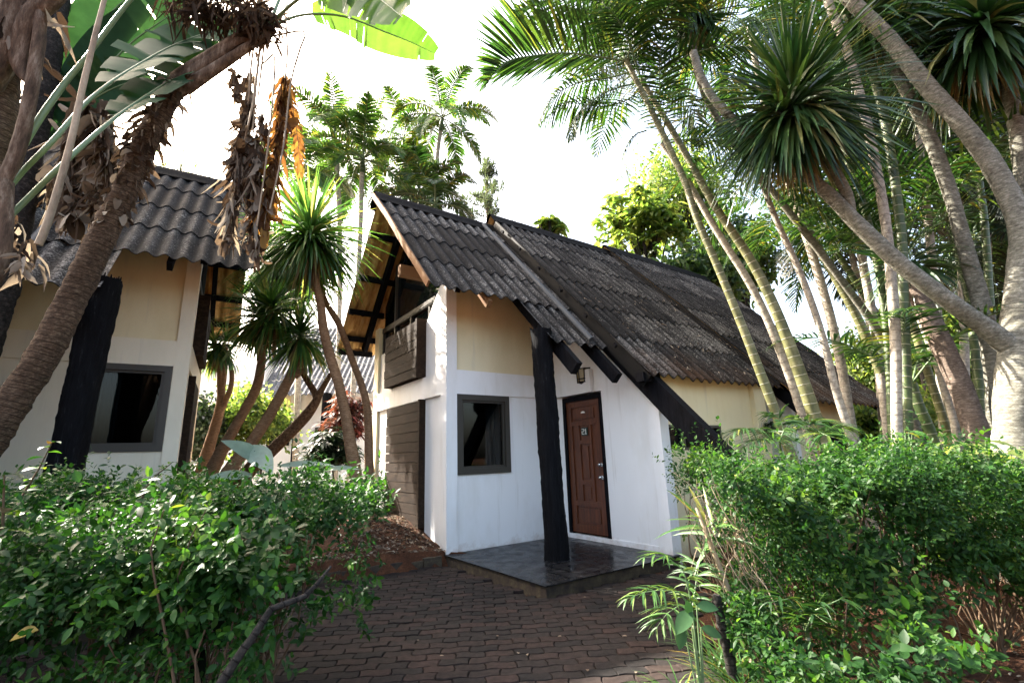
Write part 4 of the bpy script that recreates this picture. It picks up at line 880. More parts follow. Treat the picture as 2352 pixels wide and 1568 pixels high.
l6 = PL((2280, 60, 6), (2313, 175, 6), (2340, 330, 6), (2360, 450, 6), (2400, 700, 6), (2420, 1000, 6))
yucca('yucca trunk under the leaf head in the upper right corner', [l6], [(.08, .09, .095, .10, .11, .12)], [(P(2262, 40, 5.6), (-.1, -.4, .7), 320, 1.55, .085, 1.15), (P(2180, 110, 6.4), (-.4, -.2, .5), 220, 1.35, .075, 1.2)], 'bark_yucca', 'yucca trees at the right', segs=14)
l7 = PL((1592, 60, 7.0), (1600, 160, 7.), (1640, 260, 7.2), (1760, 420, 7.4), (1900, 600, 7.6), (2040, 800, 7.8), (2110, 1000, 8))
pl = yucca('yucca behind the canes with the hanging blue green leaf tuft', [l7], [(.05, .055, .055, .055, .06, .065, .07)], [(P(1590, 30, 7), (-.05, -.1, 1), 170, .85, .05, .5)], 'bark_yucca', 'yucca trees at the right')
n = 130; a = RG.uniform(0, 6.28, n); cc = P(1590, 20, 7)
mb = MB().blades(cc+np.stack([np.cos(a)*.16, np.sin(a)*.16, RG.uniform(-.15, .1, n)], -1), np.stack([np.cos(a)*.5, np.sin(a)*.5, -1+0*a], -1), RG.uniform(.6, .95, n), .055, 1.2, (.6, 1, .9, .5, .05), .3, rnd=RG.uniform(.2, .6, n)); pl.put(mb, 'hanging_leaves', M['yucca'])
# dark canopy palms filling the upper right
for lab, x, y, dd, tp in (('dark palm crown above the ringed canes', 2090, 120, 9, [(2110, 300), (2150, 700), (2170, 1000)]), ('dark palm behind the big forked yucca limbs', 2200, 260, 10, [(2205, 500), (2215, 800), (2220, 1000)]),
        ('dark palm near the right edge', 2330, 330, 9.5, [(2335, 500), (2345, 800), (2350, 1000)]), ('dark drooping palm over the diagonal limb', 2000, 360, 9.5, [(2020, 500), (2060, 800), (2080, 1000)]),
        ('dark palm low behind the yucca fork', 2270, 520, 11, [(2270, 700), (2275, 1000)]), ('dark palm high above the spiky head', 1880, 60, 9, [(1920, 300), (2000, 700), (2040, 1000)]),
        ('green palm left of the spiky yucca head', 1720, 60, 8.5, [(1760, 250), (1900, 700), (1960, 1000)]), ('drooping palm behind the diagonal limb', 1940, 480, 11, [(1960, 600), (2010, 800), (2030, 1000)])):
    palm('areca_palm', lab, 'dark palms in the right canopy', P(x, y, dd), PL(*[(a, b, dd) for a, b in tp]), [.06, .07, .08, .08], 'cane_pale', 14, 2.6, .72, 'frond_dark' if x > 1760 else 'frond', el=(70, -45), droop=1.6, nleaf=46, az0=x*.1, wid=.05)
gk = 'dark trees closing the right background'
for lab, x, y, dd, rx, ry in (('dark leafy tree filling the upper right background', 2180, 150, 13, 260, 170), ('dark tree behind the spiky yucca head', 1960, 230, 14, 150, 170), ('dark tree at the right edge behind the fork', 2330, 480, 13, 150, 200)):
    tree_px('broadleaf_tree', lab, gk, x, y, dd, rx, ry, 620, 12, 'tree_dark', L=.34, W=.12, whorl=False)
# ------------------------------------------------------------------ left: wild banana clump
def banana_leaf(pts, half, n=44, gaps=.12, droop=.5, lean=None, r=.022, ang=74, bare=.0, sheen=(0, 1), curl=0.):
    """banana style leaf: midrib with a broad blade, torn from the edge in places"""
    pts, _ = spline(pts, 0., .05); L = len(pts); mb = MB(); mb.tube(pts[::2], [r, r*.8, r*.5, r*.15], 8, 1)
    d = np.gradient(pts, axis=0); d /= np.linalg.norm(d, axis=1)[:, None]
    f = np.linspace(bare, .99, n); cut = np.flatnonzero(RG.uniform(0, 1, n-2) < gaps)+1
    f = np.insert(f, cut+1, f[cut]+.0025); n = len(f); cut = cut+np.arange(len(cut)); torn = np.zeros(n, bool); torn[cut] = True; torn[-1] = True
    fi = f*(L-1); i0 = np.minimum(fi.astype(int), L-2); w_ = (fi-i0)[:, None]
    p0 = pts[i0]*(1-w_)+pts[i0+1]*w_; d0 = d[i0]*(1-w_)+d[i0+1]*w_
    up = np.broadcast_to(UP if lean is None else np.asarray(lean, float), p0.shape); S = 6
    q = (f-bare)/(1-bare)
    for sgn in (-1, 1):
        sd_ = np.cross(d0, up); sd_ /= np.linalg.norm(sd_, axis=1)[:, None]+1e-9; nv = np.cross(sd_, d0)
        tear = torn; grp = np.cumsum(np.concatenate([[0], tear[:-1]]))
        depth = np.where(tear, RG.integers(1, S, n), S+1)
        ga = RG.normal(0, .05, n+1)[grp]; gd = RG.uniform(.5, 1.5, n+1)[grp]; gl = RG.uniform(.9, 1.04, n+1)[grp]; gn = RG.normal(.22, .12, n+1)[grp]
        a = R_(ang)+ga; dr = d0*np.cos(a)[:, None]+(sd_*sgn+nv*gn[:, None])*np.sin(a)[:, None]; dr /= np.linalg.norm(dr, axis=1)[:, None]
        hl = half*np.clip(np.sin(np.pi*np.clip(q*.92+.06, 0, 1)), .02, 1)**.5*gl
        p = p0.copy(); rows = [p.copy()]
        for k in range(S):
            p = p+dr*(hl/S)[:, None]; dr = dr+np.array([0, 0, -1.])*(droop*gd/S)[:, None]*(.5+k/S)+(RG.normal(0, curl, n+1)[grp])[:, None]*nv; dr /= np.linalg.norm(dr, axis=1)[:, None]
            rows.append(p.copy())
        V = np.stack(rows, 1); n1 = S+1; F = []
        rn = np.clip(RG.uniform(*sheen, n+1)[grp]*.7+RG.uniform(0, .3, n), 0, 1)
        vid = np.arange(n*n1).reshape(n, n1); V2 = V.reshape(-1, 3); extra = []
        for i in range(n-1):
            for k in range(S):
                if k < depth[i]: F.append((vid[i, k], vid[i, k+1], vid[i+1, k+1], vid[i+1, k]))
        mb.add(V2, F, np.repeat(rn, n1), np.tile(np.linspace(0, 1, n1), n), 0)
    return mb
def merge(a, b):
    a.V += b.V; a.F += [(F+a.n, m_, s_) for F, m_, s_ in b.F]; a.r += b.r; a.t += b.t; a.n += b.n; return a
def dry_leaf(pts, half, n=60, rnd=(0, 1), r=.008, wd=(.02, .08)):
    """hanging dead banana leaf: a stalk with curled torn strips"""
    pts, _ = spline(pts, 0., .04); L = len(pts); mb = MB().tube(pts[::2], [r, r*.8, r*.4], 6, 1, rnd=.5)
    i = RG.integers(0, L, n); sx = RG.choice([-1, 1], n)
    d = np.stack([sx*RG.uniform(.1, .8, n), RG.normal(0, .4, n), RG.uniform(-1.6, -.1, n)], -1)
    mb.blades(pts[i]+RG.normal(0, .015, (n, 3)), d, half*RG.uniform(.35, 1.3, n), RG.uniform(*wd, n)*RG.choice([.6, 1, 1.7], n), RG.uniform(-2.2, 4.5, n), (.8, 1, 1, .85, .9, .5), .5, twist=2.2, rnd=RG.uniform(*rnd, n))
    m_ = n*2//3; i = RG.integers(0, int(L*.8), m_)
    d = np.stack([RG.normal(0, .28, m_), RG.normal(0, .25, m_), -1+0*i], -1)
    mb.blades(pts[i]+RG.normal(0, .02, (m_, 3)), d, half*RG.uniform(1., 2.6, m_), RG.uniform(*wd, m_)*RG.choice([.4, .8, 1.2], m_), RG.uniform(-.5, .5, m_), (.5, 1, .8, 1, .7, .85, .35, .1), .9, twist=3, rnd=RG.uniform(*rnd, m_))
    return mb
def dead_cluster(mb, c, n, spread, L=(.25, .6), W=(.05, .14), droop=2.2, base=(0, 0, -.6), rnd=(0, 1)):
    p = np.asarray(c)+RG.normal(0, 1, (n, 3))*np.asarray(spread); d = RG.normal(0, .7, (n, 3))+np.asarray(base)
    return mb.blades(p, d, RG.uniform(*L, n), RG.uniform(*W, n), RG.uniform(-droop*.6, droop*1.3, n), (.5, 1, .75, .9, .4, .1), .55, twist=2.5, rnd=RG.uniform(*rnd, n))
GL = 'wild banana palms at the left'
# leaning trunk
d = 4.4
lp = PL((405, 195, d), (367, 262, d), (332, 332, d), (297, 420, d), (243, 530, d-.05), (175, 667, d-.1), (105, 807, d-.2), (17, 947, d-.3), (-60, 1060, d-.4), (-110, 1150, d-.45))
A1 = Plant('wild_banana_palm', base_of(lp), 'leaning fibrous wild banana palm crossing the cream cottage', 'wild banana', GL)
tp = toground(lp)
A1.put(MB().tube(tp, [.10, .102, .106, .11, .115, .118, .12, .124, .128]+[.13]*(len(tp)-9), 20, step=.045, bump=.05, lump=.02), 'trunk', M['bark_palm'])
fb = MB(); n = 240; k_ = RG.uniform(0, .42, n); 
pts_, _ = spline(lp, 0., .05); q = pts_[(k_*(len(pts_)-1)).astype(int)]; a = RG.normal(0, 1, (n, 3))
fb.blades(q+a/np.linalg.norm(a, axis=1)[:, None]*.11, a+[0, 0, -.8], RG.uniform(.05, .26, n)*(1.2-k_*1.6), RG.uniform(.02, .07, n), 1.5, (.7, 1, .8, .3), .4, twist=2)
A1.put(fb, 'old_leaf_bases', M['dead'])
sh = MB()
for k in range(7):
    o = RG.normal(0, 9, 2); sh.tube(PL((402+o[0], 195+o[1], d), (470+o[0], 150+o[1]*1.2, d+.02), (545+o[0], 100+o[1]*1.2, d+.05), (615+o[0]*.8, 62+o[1], d+.1)), [.075, .06, .05, .03], 9, step=.1, lump=.04)
A1.put(sh, 'leaf_sheaths', M['sheath'])
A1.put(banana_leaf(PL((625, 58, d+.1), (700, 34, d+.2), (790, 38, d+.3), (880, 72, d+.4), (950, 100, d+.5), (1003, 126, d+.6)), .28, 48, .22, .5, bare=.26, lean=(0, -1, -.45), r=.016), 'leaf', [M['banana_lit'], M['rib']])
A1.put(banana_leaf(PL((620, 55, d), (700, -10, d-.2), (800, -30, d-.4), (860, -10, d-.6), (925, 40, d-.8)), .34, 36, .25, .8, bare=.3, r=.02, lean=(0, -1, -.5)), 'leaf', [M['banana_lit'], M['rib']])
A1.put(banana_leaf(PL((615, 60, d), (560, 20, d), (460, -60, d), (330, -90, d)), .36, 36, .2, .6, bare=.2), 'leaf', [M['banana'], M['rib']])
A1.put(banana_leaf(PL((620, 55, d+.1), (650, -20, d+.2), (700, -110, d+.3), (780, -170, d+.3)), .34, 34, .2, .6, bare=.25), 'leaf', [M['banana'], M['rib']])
# bent dry stalks and the hanging dead leaf mass
st = MB()
for pts in ([(620, 85), (698, 72), (690, 110), (668, 190), (650, 340), (620, 480)], [(600, 150), (628, 125), (630, 180), (616, 330), (590, 520)], [(585, 85), (575, 170), (570, 240)], [(600, 90), (590, 180), (580, 300)], [(598, 100), (580, 240), (560, 330)], [(656, 40), (660, 120), (655, 180)], [(608, 90), (600, 160), (592, 230)], [(640, 60), (650, 30), (660, 10)]):
    st.tube(PL(*[(x, y, d+.15+RG.uniform(-.1, .1)) for x, y in pts]), [.010, .011, .008], 6, step=.12)
A1.put(st, 'dry_stalk', M['rib_dry'])
dm = MB()
for pts, hf, n in (([(575, 165), (570, 240), (560, 300)], .13, 40), ([(572, 230), (560, 300), (548, 380), (540, 450)], .20, 90), ([(560, 300), (545, 400), (530, 500), (522, 560)], .20, 110), ([(590, 300), (580, 400), (575, 480), (570, 560)], .16, 80), ([(605, 260), (600, 340), (592, 430), (585, 530), (590, 590)], .16, 80), ([(545, 200), (540, 170), (548, 230)], .12, 30)):
    merge(dm, dry_leaf(PL(*[(x, y, d+.25+RG.uniform(-.08, .08)) for x, y in pts]), hf, n, (.1, 1)))
A1.put(dm, 'dead_leaves', [M['dead'], M['rib_dry']])
od = dry_leaf(PL((655, 180, d+.35), (645, 290, d+.35), (622, 420, d+.3), (604, 540, d+.25)), .19, 150, (0, .7), .010, (.03, .07))
merge(od, banana_leaf(PL((655, 170, d+.5), (670, 240, d+.5), (685, 330, d+.5), (690, 410, d+.5)), .15, 40, .6, 1.2, lean=(.5, -1, .1), r=.006, ang=42, sheen=(.3, 1), curl=.3))
A1.put(od, 'orange_dry_leaf', [M['dead_orange'], M['rib_dry']])
tk = MB(); dead_cluster(tk, P(470, 10, d-.1), 300, (.22, .10, .09), (.12, .40), (.012, .05), 1.0, (0, 0, -1.2), (0, .5));
A1.put(tk, 'dry_bracts', M['dead']); tk = MB(); dead_cluster(tk, P(595, 48, d), 260, (.12, .10, .10), (.1, .3), (.015, .06), 1.2, (0, 0, -.6), (0, .6)); A1.put(tk, 'dry_bracts', M['dead'])
# second, upright dark trunk
d = 4.9
lq = PL((140, -60, d), (125, 50, d), (105, 175, d), (75, 315, d), (42, 500, d), (8, 650, d), (-40, 800, d), (-90, 980, d))
A2 = Plant('wild_banana_palm', base_of(lq), 'dark upright wild banana palm behind the green stalks', 'wild banana', GL)
tp = toground(lq); A2.put(MB().tube(tp, [.12]*2+[.13]*3+[.14]*(len(tp)-5), 18, step=.05, bump=.05, lump=.02), 'trunk', M['bark_dark'])
dm = MB()
for pts, hf, n in (([(190, 230), (205, 300), (215, 380), (225, 470)], .26, 110), ([(160, 300), (170, 380), (165, 460), (180, 500)], .24, 90), ([(225, 280), (250, 360), (262, 430), (275, 480)], .24, 100), ([(140, 380), (130, 440), (150, 500)], .2, 60), ([(200, 340), (230, 420), (245, 500)], .24, 90), ([(235, 230), (245, 270), (240, 320)], .18, 50), ([(300, 340), (285, 400), (262, 440)], .16, 40)):
    merge(dm, dry_leaf(PL(*[(x, y, d+RG.uniform(-.2, .2)) for x, y in pts]), hf, n, (.2, 1), .009, (.03, .10)))
A2.put(dm, 'dead_leaves', [M['dead'], M['rib_dry']])
for pts in ([(40, 440), (110, 330), (220, 225), (345, 170)], [(60, 420), (130, 240), (230, 60), (330, -40)], [(10, 480), (150, 260), (210, 200), (300, 100), (430, 10)]):
    A2.put(banana_leaf(PL(*[(x, y, d+.25) for x, y in pts]), .42, 44, .12, .4, bare=.34, lean=(.1, -1, -.35)), 'leaf', [M['banana'], M['rib']])
# near trunk in the corner with dead sheaths, green leaf stalks and two broad leaves
d = 3.3
lr = PL((20, -80, d), (15, 60, d), (5, 200, d), (-10, 330, d), (-40, 520, d), (-80, 750, d), (-130, 1000, d))
A3 = Plant('wild_banana_palm', base_of(lr), 'nearest wild banana palm in the upper left corner with dry sheaths', 'wild banana', GL)
tp = toground(lr); A3.put(MB().tube(tp, [.11]*3+[.12]*(len(tp)-3), 16, step=.05, bump=.06, lump=.03), 'trunk', M['bark_palm'])
sh = MB()
for pts, r in (([(95, -40), (90, 90), (72, 210), (38, 350), (0, 440), (-40, 560)], (.03, .045, .05, .045, .04, .035)), ([(60, -60), (30, 60), (10, 120), (-30, 200)], (.10, .12, .10, .08)), ([(120, -40), (60, 60), (45, 150), (70, 200)], (.05, .08, .05, .01)), ([(10, 420), (14, 520), (0, 600), (-30, 680)], (.06, .05, .06, .04)), ([(160, -40), (100, 20), (30, 40), (-30, 60)], (.05, .06, .06, .05))):
    sh.tube(PL(*[(x, y, d-.15) for x, y in pts]), r, 9, step=.06, lump=.10, bump=.03)
A3.put(sh, 'dry_sheaths', M['sheath'])
dm = MB(); dead_cluster(dm, P(35, 60, d-.1), 50, (.12, .1, .14), (.2, .5), (.04, .11), 1.6, (0, 0, -.8)); dead_cluster(dm, P(10, 560, d), 40, (.06, .1, .12), (.15, .3), (.03, .08)); A3.put(dm, 'dead_leaves', M['dead'])
A3.put(banana_leaf(PL((-40, 560, d-.1), (60, 460, d), (150, 372, d), (250, 282, d+.3), (330, 225, d+.7), (430, 160, d+1.2), (530, 100, d+1.6)), .27, 50, .20, .5, bare=.42, lean=(.1, -1, -.3), r=.022), 'leaf', [M['banana'], M['rib']])
A3.put(banana_leaf(PL((-60, 560, d-.2), (30, 420, d), (120, 325, d), (210, 225, d+.3), (300, 160, d+.7), (420, 95, d+1.3), (560, 50, d+1.8)), .34, 50, .16, .5, bare=.46, lean=(.1, -1, -.2), r=.022), 'leaf', [M['banana'], M['rib']])
A3.put(MB().tube(PL((-60, 520, d-.1), (0, 430, d-.1), (80, 290, d-.05), (150, 190, d), (200, 130, d), (300, 0, d), (380, -80, d)), [.026, .026, .024, .02, .018, .012], 8, step=.1), 'leaf_stalk', M['rib'])
A3.put(MB().tube(PL((262, -60, 3.0), (240, 0, 3.0), (196, 175, 3.0), (157, 350, 3.0), (110, 510, 3.0), (88, 562, 3.0)), [.013, .016, .02, .022, .024, .024], 9, step=.08), 'dry_stalk', M['rib_dry'])
fb = MB(); dead_cluster(fb, P(45, 600, 3.1), 16, (.02, .02, .03), (.08, .14), (.02, .05), .8, (0, 0, -1), (.6, 1)); A3.put(fb, 'dry_tuft', M['dead'])
# ------------------------------------------------------------------ hedges
lh = surf_sampler(lambda y: -1.15*y-.9, lambda y: -1.02+.10*np.sin(y*4)-.12*sstep(2.9, 2.0, y), 2.3, 4.3, lambda x, y: .78+.36*sstep(1.9, 3.3, y)-.10*sstep(-1.5, -.95, x), lambda x, y: .72-.44*sstep(2.4, 3.5, y), .20, .60, .5)
hedge('glossy green shrub hedge in the left foreground over the paving', 'hedge', lh, 7200, M['hedge'], [((-1.6, 2.6), 22), ((-2.1, 2.9), 22), ((-2.5, 3.4), 18), ((-1.7, 3.6), 22), ((-3.0, 3.9), 14), ((-1.35, 2.3), 10)], nl=7, ax=.12, L=.040, W=.021, Lr=(.5, 1.5))
rh = surf_sampler(lambda y: 1.42+.06*np.sin(y*5)+.10*(y-3.6), lambda y: 1.25*y+.9, 3.4, 5.4, lambda x, y: 1.23-.045*(x-1.4)+.05*np.sin(x*2.3)+.04*np.sin(x*5+y*3), lambda x, y: .16+.14*sstep(1.8, 2.6, x)+.1*np.sin(x*4), .26, .42, .7)
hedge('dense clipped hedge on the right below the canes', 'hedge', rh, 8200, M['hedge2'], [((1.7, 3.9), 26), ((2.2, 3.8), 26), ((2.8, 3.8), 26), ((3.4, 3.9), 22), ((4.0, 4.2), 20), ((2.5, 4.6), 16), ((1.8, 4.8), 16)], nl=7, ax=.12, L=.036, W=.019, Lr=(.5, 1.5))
# thick bare branch and the dark broad leaves under the left hedge
b = PL((505, 1570, 2.1), (577, 1467, 2.15), (623, 1397, 2.2), (700, 1369, 2.3), (760, 1300, 2.4))[::-1]
sb = Plant('shrub', base_of(b), 'bare leaning branch with dark broad leaves at the left bottom', 'shrub')
sb.put(MB().tube(toground(b), [.006, .012, .014, .016, .018, .02, .02][:len(toground(b))], 7, step=.06, lump=.06), 'branch', M['bark_dark'])
dl = MB()
for x, y, dx, dy, L in ((525, 1385, -.1, -1, .19), (490, 1410, -.5, -1, .20), (395, 1405, .1, -1, .17), (470, 1490, 0, -1, .17), (350, 1410, -.9, -.5, .16), (300, 1400, .3, -1, .12)):
    ovate(dl, P(x, y, 2.42), (dx, RG.uniform(-.5, .1), dy), L, L*.5, .9, up=(RG.uniform(-.5, .5), -1, .2), fold=.4)
sb.put(dl, 'leaf', M['dark_leaf'])
yl = MB(); ovate(yl, P(88, 1446, 2.25), (-1, .1, -.05), .135, .05, .5, up=(0, -.6, .8), fold=.4); tag(yl.build('yellow_leaf', M['yellow_leaf'], None, P(60, 1450, 2.25)), 'yellow leaf caught in the left hedge near the picture edge', 'leaf')
yl = MB(); ovate(yl, P(1170, 905, 26), (0, 0, 1), .1, .05) if False else None
# taller shoots above the left hedge
def shoot(label, pts, nl, L, W, m='hedge'):
    p = PL(*pts); pl = Plant('shoot', base_of(p), label, 'plant', 'shoots above the left hedge'); pl.put(MB().tube(toground(p), [.003, .005, .007, .008, .008, .008][:len(toground(p))], 5, step=.08), 'stem', M['twig'])
    mb = MB(); q, _ = spline(p, 0., .03); q = q[:max(4, len(q)*2//3)]
    for k in range(nl):
        c = q[int(k/nl*len(q))]; a = k*2.4; ovate(mb, c, (math.cos(a), math.sin(a)-.2, .3), L*RG.uniform(.7, 1.2), W, .8)
    pl.put(mb, 'foliage', M[m]); return pl
shoot('tall thin shoot with glossy leaves before the black post', [(120, 1015, 2.9), (90, 1075, 2.9), (50, 1140, 2.9), (20, 1200, 2.9)], 12, .085, .04)
shoot('shoot with large drooping leaves at the left edge', [(10, 1090, 2.4), (8, 1150, 2.4), (5, 1220, 2.4), (0, 1300, 2.4)], 9, .13, .06)
shoot('small bright shoot in front of the cream corner', [(395, 1062, 3.2), (360, 1090, 3.2), (335, 1120, 3.2), (320, 1160, 3.2)], 9, .06, .03, 'hedge2')
# pale elephant ear leaves behind the left hedge
def taro(label, x, y, d, specs):
    c = P(x, y, d); b = np.array([c[0], c[1], gz(c[0], c[1])]); pl = Plant('elephant_ear', b, label, 'plant', None)
    for hx, hy, tx, ty, wd in specs:
        h = P(hx, hy, d); t_ = P(tx, ty, d-.25); L = np.linalg.norm(t_-h)
        pl.put(MB().tube([b+RG.normal(0, .02, 3), (b+h)/2+[.03, 0, .05], h], [.014, .011, .007], 6, step=.1), 'stalk', M['rib'])
        mb = MB(); dr = t_-h; sv = nrm(np.cross(dr, [0, -.6, .8])); 
        mb.blades(h-nrm(dr)*L*.25, dr, L*1.25, wd, .25, (.35, .8, .98, 1., .86, .62, .34, .0), .10, up=(0, -.6, .8), rnd=RG.uniform()); pl.put(mb, 'leaf', M['taro'])
taro('elephant ear plant with pale broad leaves below the curved trunk', 560, 1060, 6.6, [(585, 1045, 515, 1000, .30), (585, 1035, 632, 1075, .30), (555, 1090, 465, 1085, .22)])
taro('low plant with a long green leaf right of the pale elephant ear', 700, 1090, 6.2, [(665, 1065, 775, 1045, .12), (720, 1085, 690, 1040, .1), (760, 1075, 830, 1060, .1)])
# planting before the right hedge
def mini_palm(label, head, d, fr_, ll=.2, fm='frond_light', n=26, wid=.017, group='young palms at the right hedge'):
    h = P(*head, d); b = np.array([h[0]+.02, h[1]+.05, gz(h[0], h[1])]); pl = Plant('young_palm', b, label, 'young palm', group)
    pl.put(MB().tube([b-[0, 0, .05], (b+h)/2, h], [.025, .02, .012], 7, step=.05), 'stem', M['cane_green'])
    for pts in fr_: pl.put(frond_mesh(PL(*[(x, y, d+dz) for x, y, dz in pts]), ll, n, bare=.12, wid=wid, droop=.9, r=.006, vee=.3), 'frond', [M[fm], M['rib']])
mini_palm('young palm with striped arching fronds at the path edge', (1590, 1400), 3.5, [[(1590, 1400, 0), (1570, 1310, 0), (1530, 1275, -.05), (1480, 1280, -.1), (1458, 1305, -.15)], [(1590, 1400, 0), (1560, 1360, -.05), (1500, 1355, -.1), (1440, 1375, -.2), (1420, 1400, -.2)], [(1590, 1400, 0), (1605, 1300, .1), (1620, 1250, .1), (1650, 1240, .1)], [(1590, 1400, 0), (1560, 1390, -.1), (1520, 1420, -.2), (1500, 1460, -.25)]])
mini_palm('feathery young palm above the hedge before the black beam', (1790, 1010), 5.6, [[(1795, 1000, 0), (1770, 1000, 0), (1730, 985, -.1), (1690, 990, -.2), (1665, 1020, -.2)], [(1795, 1000, 0), (1800, 990, 0), (1790, 960, 0), (1760, 945, 0)], [(1795, 1000, 0), (1830, 985, 0), (1880, 965, 0), (1930, 975, -.1)], [(1795, 1000, 0), (1790, 1010, -.2), (1740, 1010, -.3), (1700, 1040, -.4)]], .36, 'frond', 32, .024)
mini_palm('light green young palm above the hedge by the leaning stems', (1880, 1000), 5.4, [[(1880, 990, 0), (1860, 975, 0), (1820, 950, 0)], [(1880, 990, 0), (1920, 980, 0), (1970, 985, -.1)], [(1880, 990, 0), (1900, 1000, -.3), (1960, 1015, -.4)]], .3, 'frond_light', 28, .024)
mini_palm('young palm low in the shade of the right hedge', (1850, 1430), 3.2, [[(1850, 1450, 0), (1830, 1390, -.1), (1790, 1370, -.15), (1750, 1400, -.2)], [(1850, 1450, 0), (1880, 1385, -.1), (1930, 1375, -.15), (1980, 1400, -.15)], [(1850, 1450, 0), (1870, 1410, -.2), (1900, 1430, -.3)]], .2, 'frond', 22, .016)
dr = Plant('strap_leaf_plant', P(1640, 1440, 3.5)*[1, 1, 0]+[0, 0, gz(*P(1640, 1440, 3.5)[:2])], 'leaning stem with long strap leaves before the right hedge', 'plant')
dr.put(MB().tube(toground(PL((1600, 1165, 3.55), (1625, 1230, 3.5), (1660, 1320, 3.5), (1690, 1400, 3.5))), [.012, .016, .018, .02, .02], 7, step=.06), 'stem', M['rib_dry'])
mb = rosette(P(1608, 1190, 3.55), (-.6, -.3, .7), 16, .40, .030, (5, 85), .6, (.4, .95)); mb.blades(np.array(PL((1605, 1190, 3.55), (1605, 1185, 3.5))), np.array(PL((1535, 1120, 3.5), (1560, 1180, 3.3)))-np.array(PL((1605, 1190, 3.55), (1605, 1185, 3.5))), [.30, .25], .026, .1, (.8, 1, .9, .5, .0), .3, rnd=[.97, .7])
dr.put(mb, 'leaf', M['frond_light'])
stp = Plant('stump', P(1665, 1480, 3.4)*[1, 1, 0]+[0, 0, gz(*P(1665, 1480, 3.4)[:2])], 'dark cut stump among the plants before the right hedge', 'stump')
stp.put(MB().tube(toground(PL((1646, 1365, 3.4), (1647, 1380, 3.4), (1654, 1420, 3.4), (1668, 1480, 3.4))), [.024, .034, .028, .03, .036], 12, step=.03, bump=.10, lump=.08), 'trunk', M['bark_dark'])
ol = Plant('broadleaf_plant', P(1600, 1480, 3.1)*[1, 1, 0]+[0, 0, gz(*P(1600, 1480, 3.1)[:2])], 'plant with pale broad oval leaves at the path edge', 'plant')
b0 = ol.loc; mb = MB(); sm = MB()
for hx, hy, dx, dz_, L in ((1590, 1400, -.9, -.6, .17), (1600, 1390, .7, .1, .12), (1570, 1440, -.5, -.9, .12), (1610, 1440, .9, -.2, .12), (1585, 1410, -.2, .9, .10)):
    h = P(hx, hy, 3.1); sm.tube([b0, (b0+h)/2, h], [.006, .004], 5, step=.08); ovate(mb, h, (dx, -.3, dz_), L, L*.52, .4, up=(0, -.8, .5), rnd=RG.uniform(.5, 1))
ol.put(sm, 'stem', M['rib']); ol.put(mb, 'leaf', M['banana'])
def grass(label, x, y, d, n, L, m='frond_light'):
    c = P(x, y, d); b = np.array([c[0], c[1], gz(c[0], c[1])]); pl = Plant('grass_tuft', b, label, 'grass tuft', 'grass tufts before the right hedge')
    a = RG.uniform(0, 6.28, n); mb = MB().blades(b+RG.normal(0, .05, (n, 3))*[1, 1, 0], np.stack([np.cos(a)*.45, np.sin(a)*.45, 1+0*a], -1), L*RG.uniform(.5, 1.1, n), .012, 1.3, (.7, 1, .8, .5, .05), .3); pl.put(mb, 'blade', M[m])
grass('bright grass tuft right of the dark stump', 1700, 1520, 3.3, 90, .55); grass('grass tuft between hedge foot and stump', 1660, 1440, 3.7, 70, .5); grass('small tuft beside the young striped palm', 1530, 1440, 3.4, 40, .3)
grass('grass tuft at the bottom edge of the path', 700, 1560, 1.9, 12, .2, 'frond'); grass('loose grass in the shade below the hedge', 1900, 1540, 3.0, 60, .45, 'frond'); grass('tuft near the sunlit soil', 2050, 1480, 3.3, 60, .4, 'frond')
# low leafy ground plants at the hedge foot
lo = surf_sampler(lambda y: 1.25+.0*y, lambda y: 2.3+0*y, 2.6, 3.5, lambda x, y: .34+.12*np.sin(x*6)-.05*(3.4-y), lambda x, y: -.1+0*x, .3, .5, .4)
hedge('scrubby low growth along the foot of the right hedge', 'low_shrub', lo, 480, M['hedge2'], [((1.5, 3.0), 14), ((2.0, 3.1), 14), ((2.6, 3.2), 14)], nl=6, ax=.12, L=.045, W=.022)
# dry twigs poking out of the right hedge
tw = Plant('dead_shrub', np.array([1.75, 3.4, gz(1.75, 3.4)]), 'bare pale twigs showing in the face of the right hedge', 'shrub')
mb = MB()
for _ in range(34):
    b = np.array([1.75+RG.normal(0, .12), 3.55, -.1]); e = P(RG.uniform(1580, 1720), RG.uniform(1090, 1260), 3.42); mb.tube([b, b*.6+e*.4+RG.normal(0, .10, 3), b*.25+e*.75+RG.normal(0, .07, 3), e, e+RG.normal(0, .06, 3)+[0, -.03, .03]], [.005, .004, .003, .002, .001], 4, step=.1, cap=False)
tw.put(mb, 'branch', M['rib_dry'])
# fallen leaves and litter
lm = [M['dead'], M['dead_orange']]
for i, (x, y, z, kind) in enumerate([(1212, 1504, PAVE_Z, 0), (1153, 1327, PAVE_Z, 0), (1190, 1500, PAVE_Z, 0), (1060, 1380, PAVE_Z, 0), (1340, 1370, PAVE_Z, 0), (1440, 1460, PAVE_Z, 0), (1010, 1505, PAVE_Z, 0), (1140, 1460, PAVE_Z, 0), (1460, 1545, PAVE_Z, 0), (1290, 1460, PAVE_Z, 0), (960, 1470, PAVE_Z, 0), (1350, 1540, PAVE_Z, 0)]):
    v = P(x, y, 1)-[0, 0, CAM_Z]; p = v*((z+.012-CAM_Z)/v[2])+[0, 0, CAM_Z]; a = RG.uniform(0, 6.28); mb = MB(); ovate(mb, p, (math.cos(a), math.sin(a), .1), RG.uniform(.025, .05) if i else .05, RG.uniform(.015, .024), .4, rnd=RG.uniform(.6, 1))
    tag(mb.build('fallen_leaf', M['dead'], None, p), 'small dry leaf lying on the dark paving', 'fallen leaf', 'dry leaves fallen on the paving')
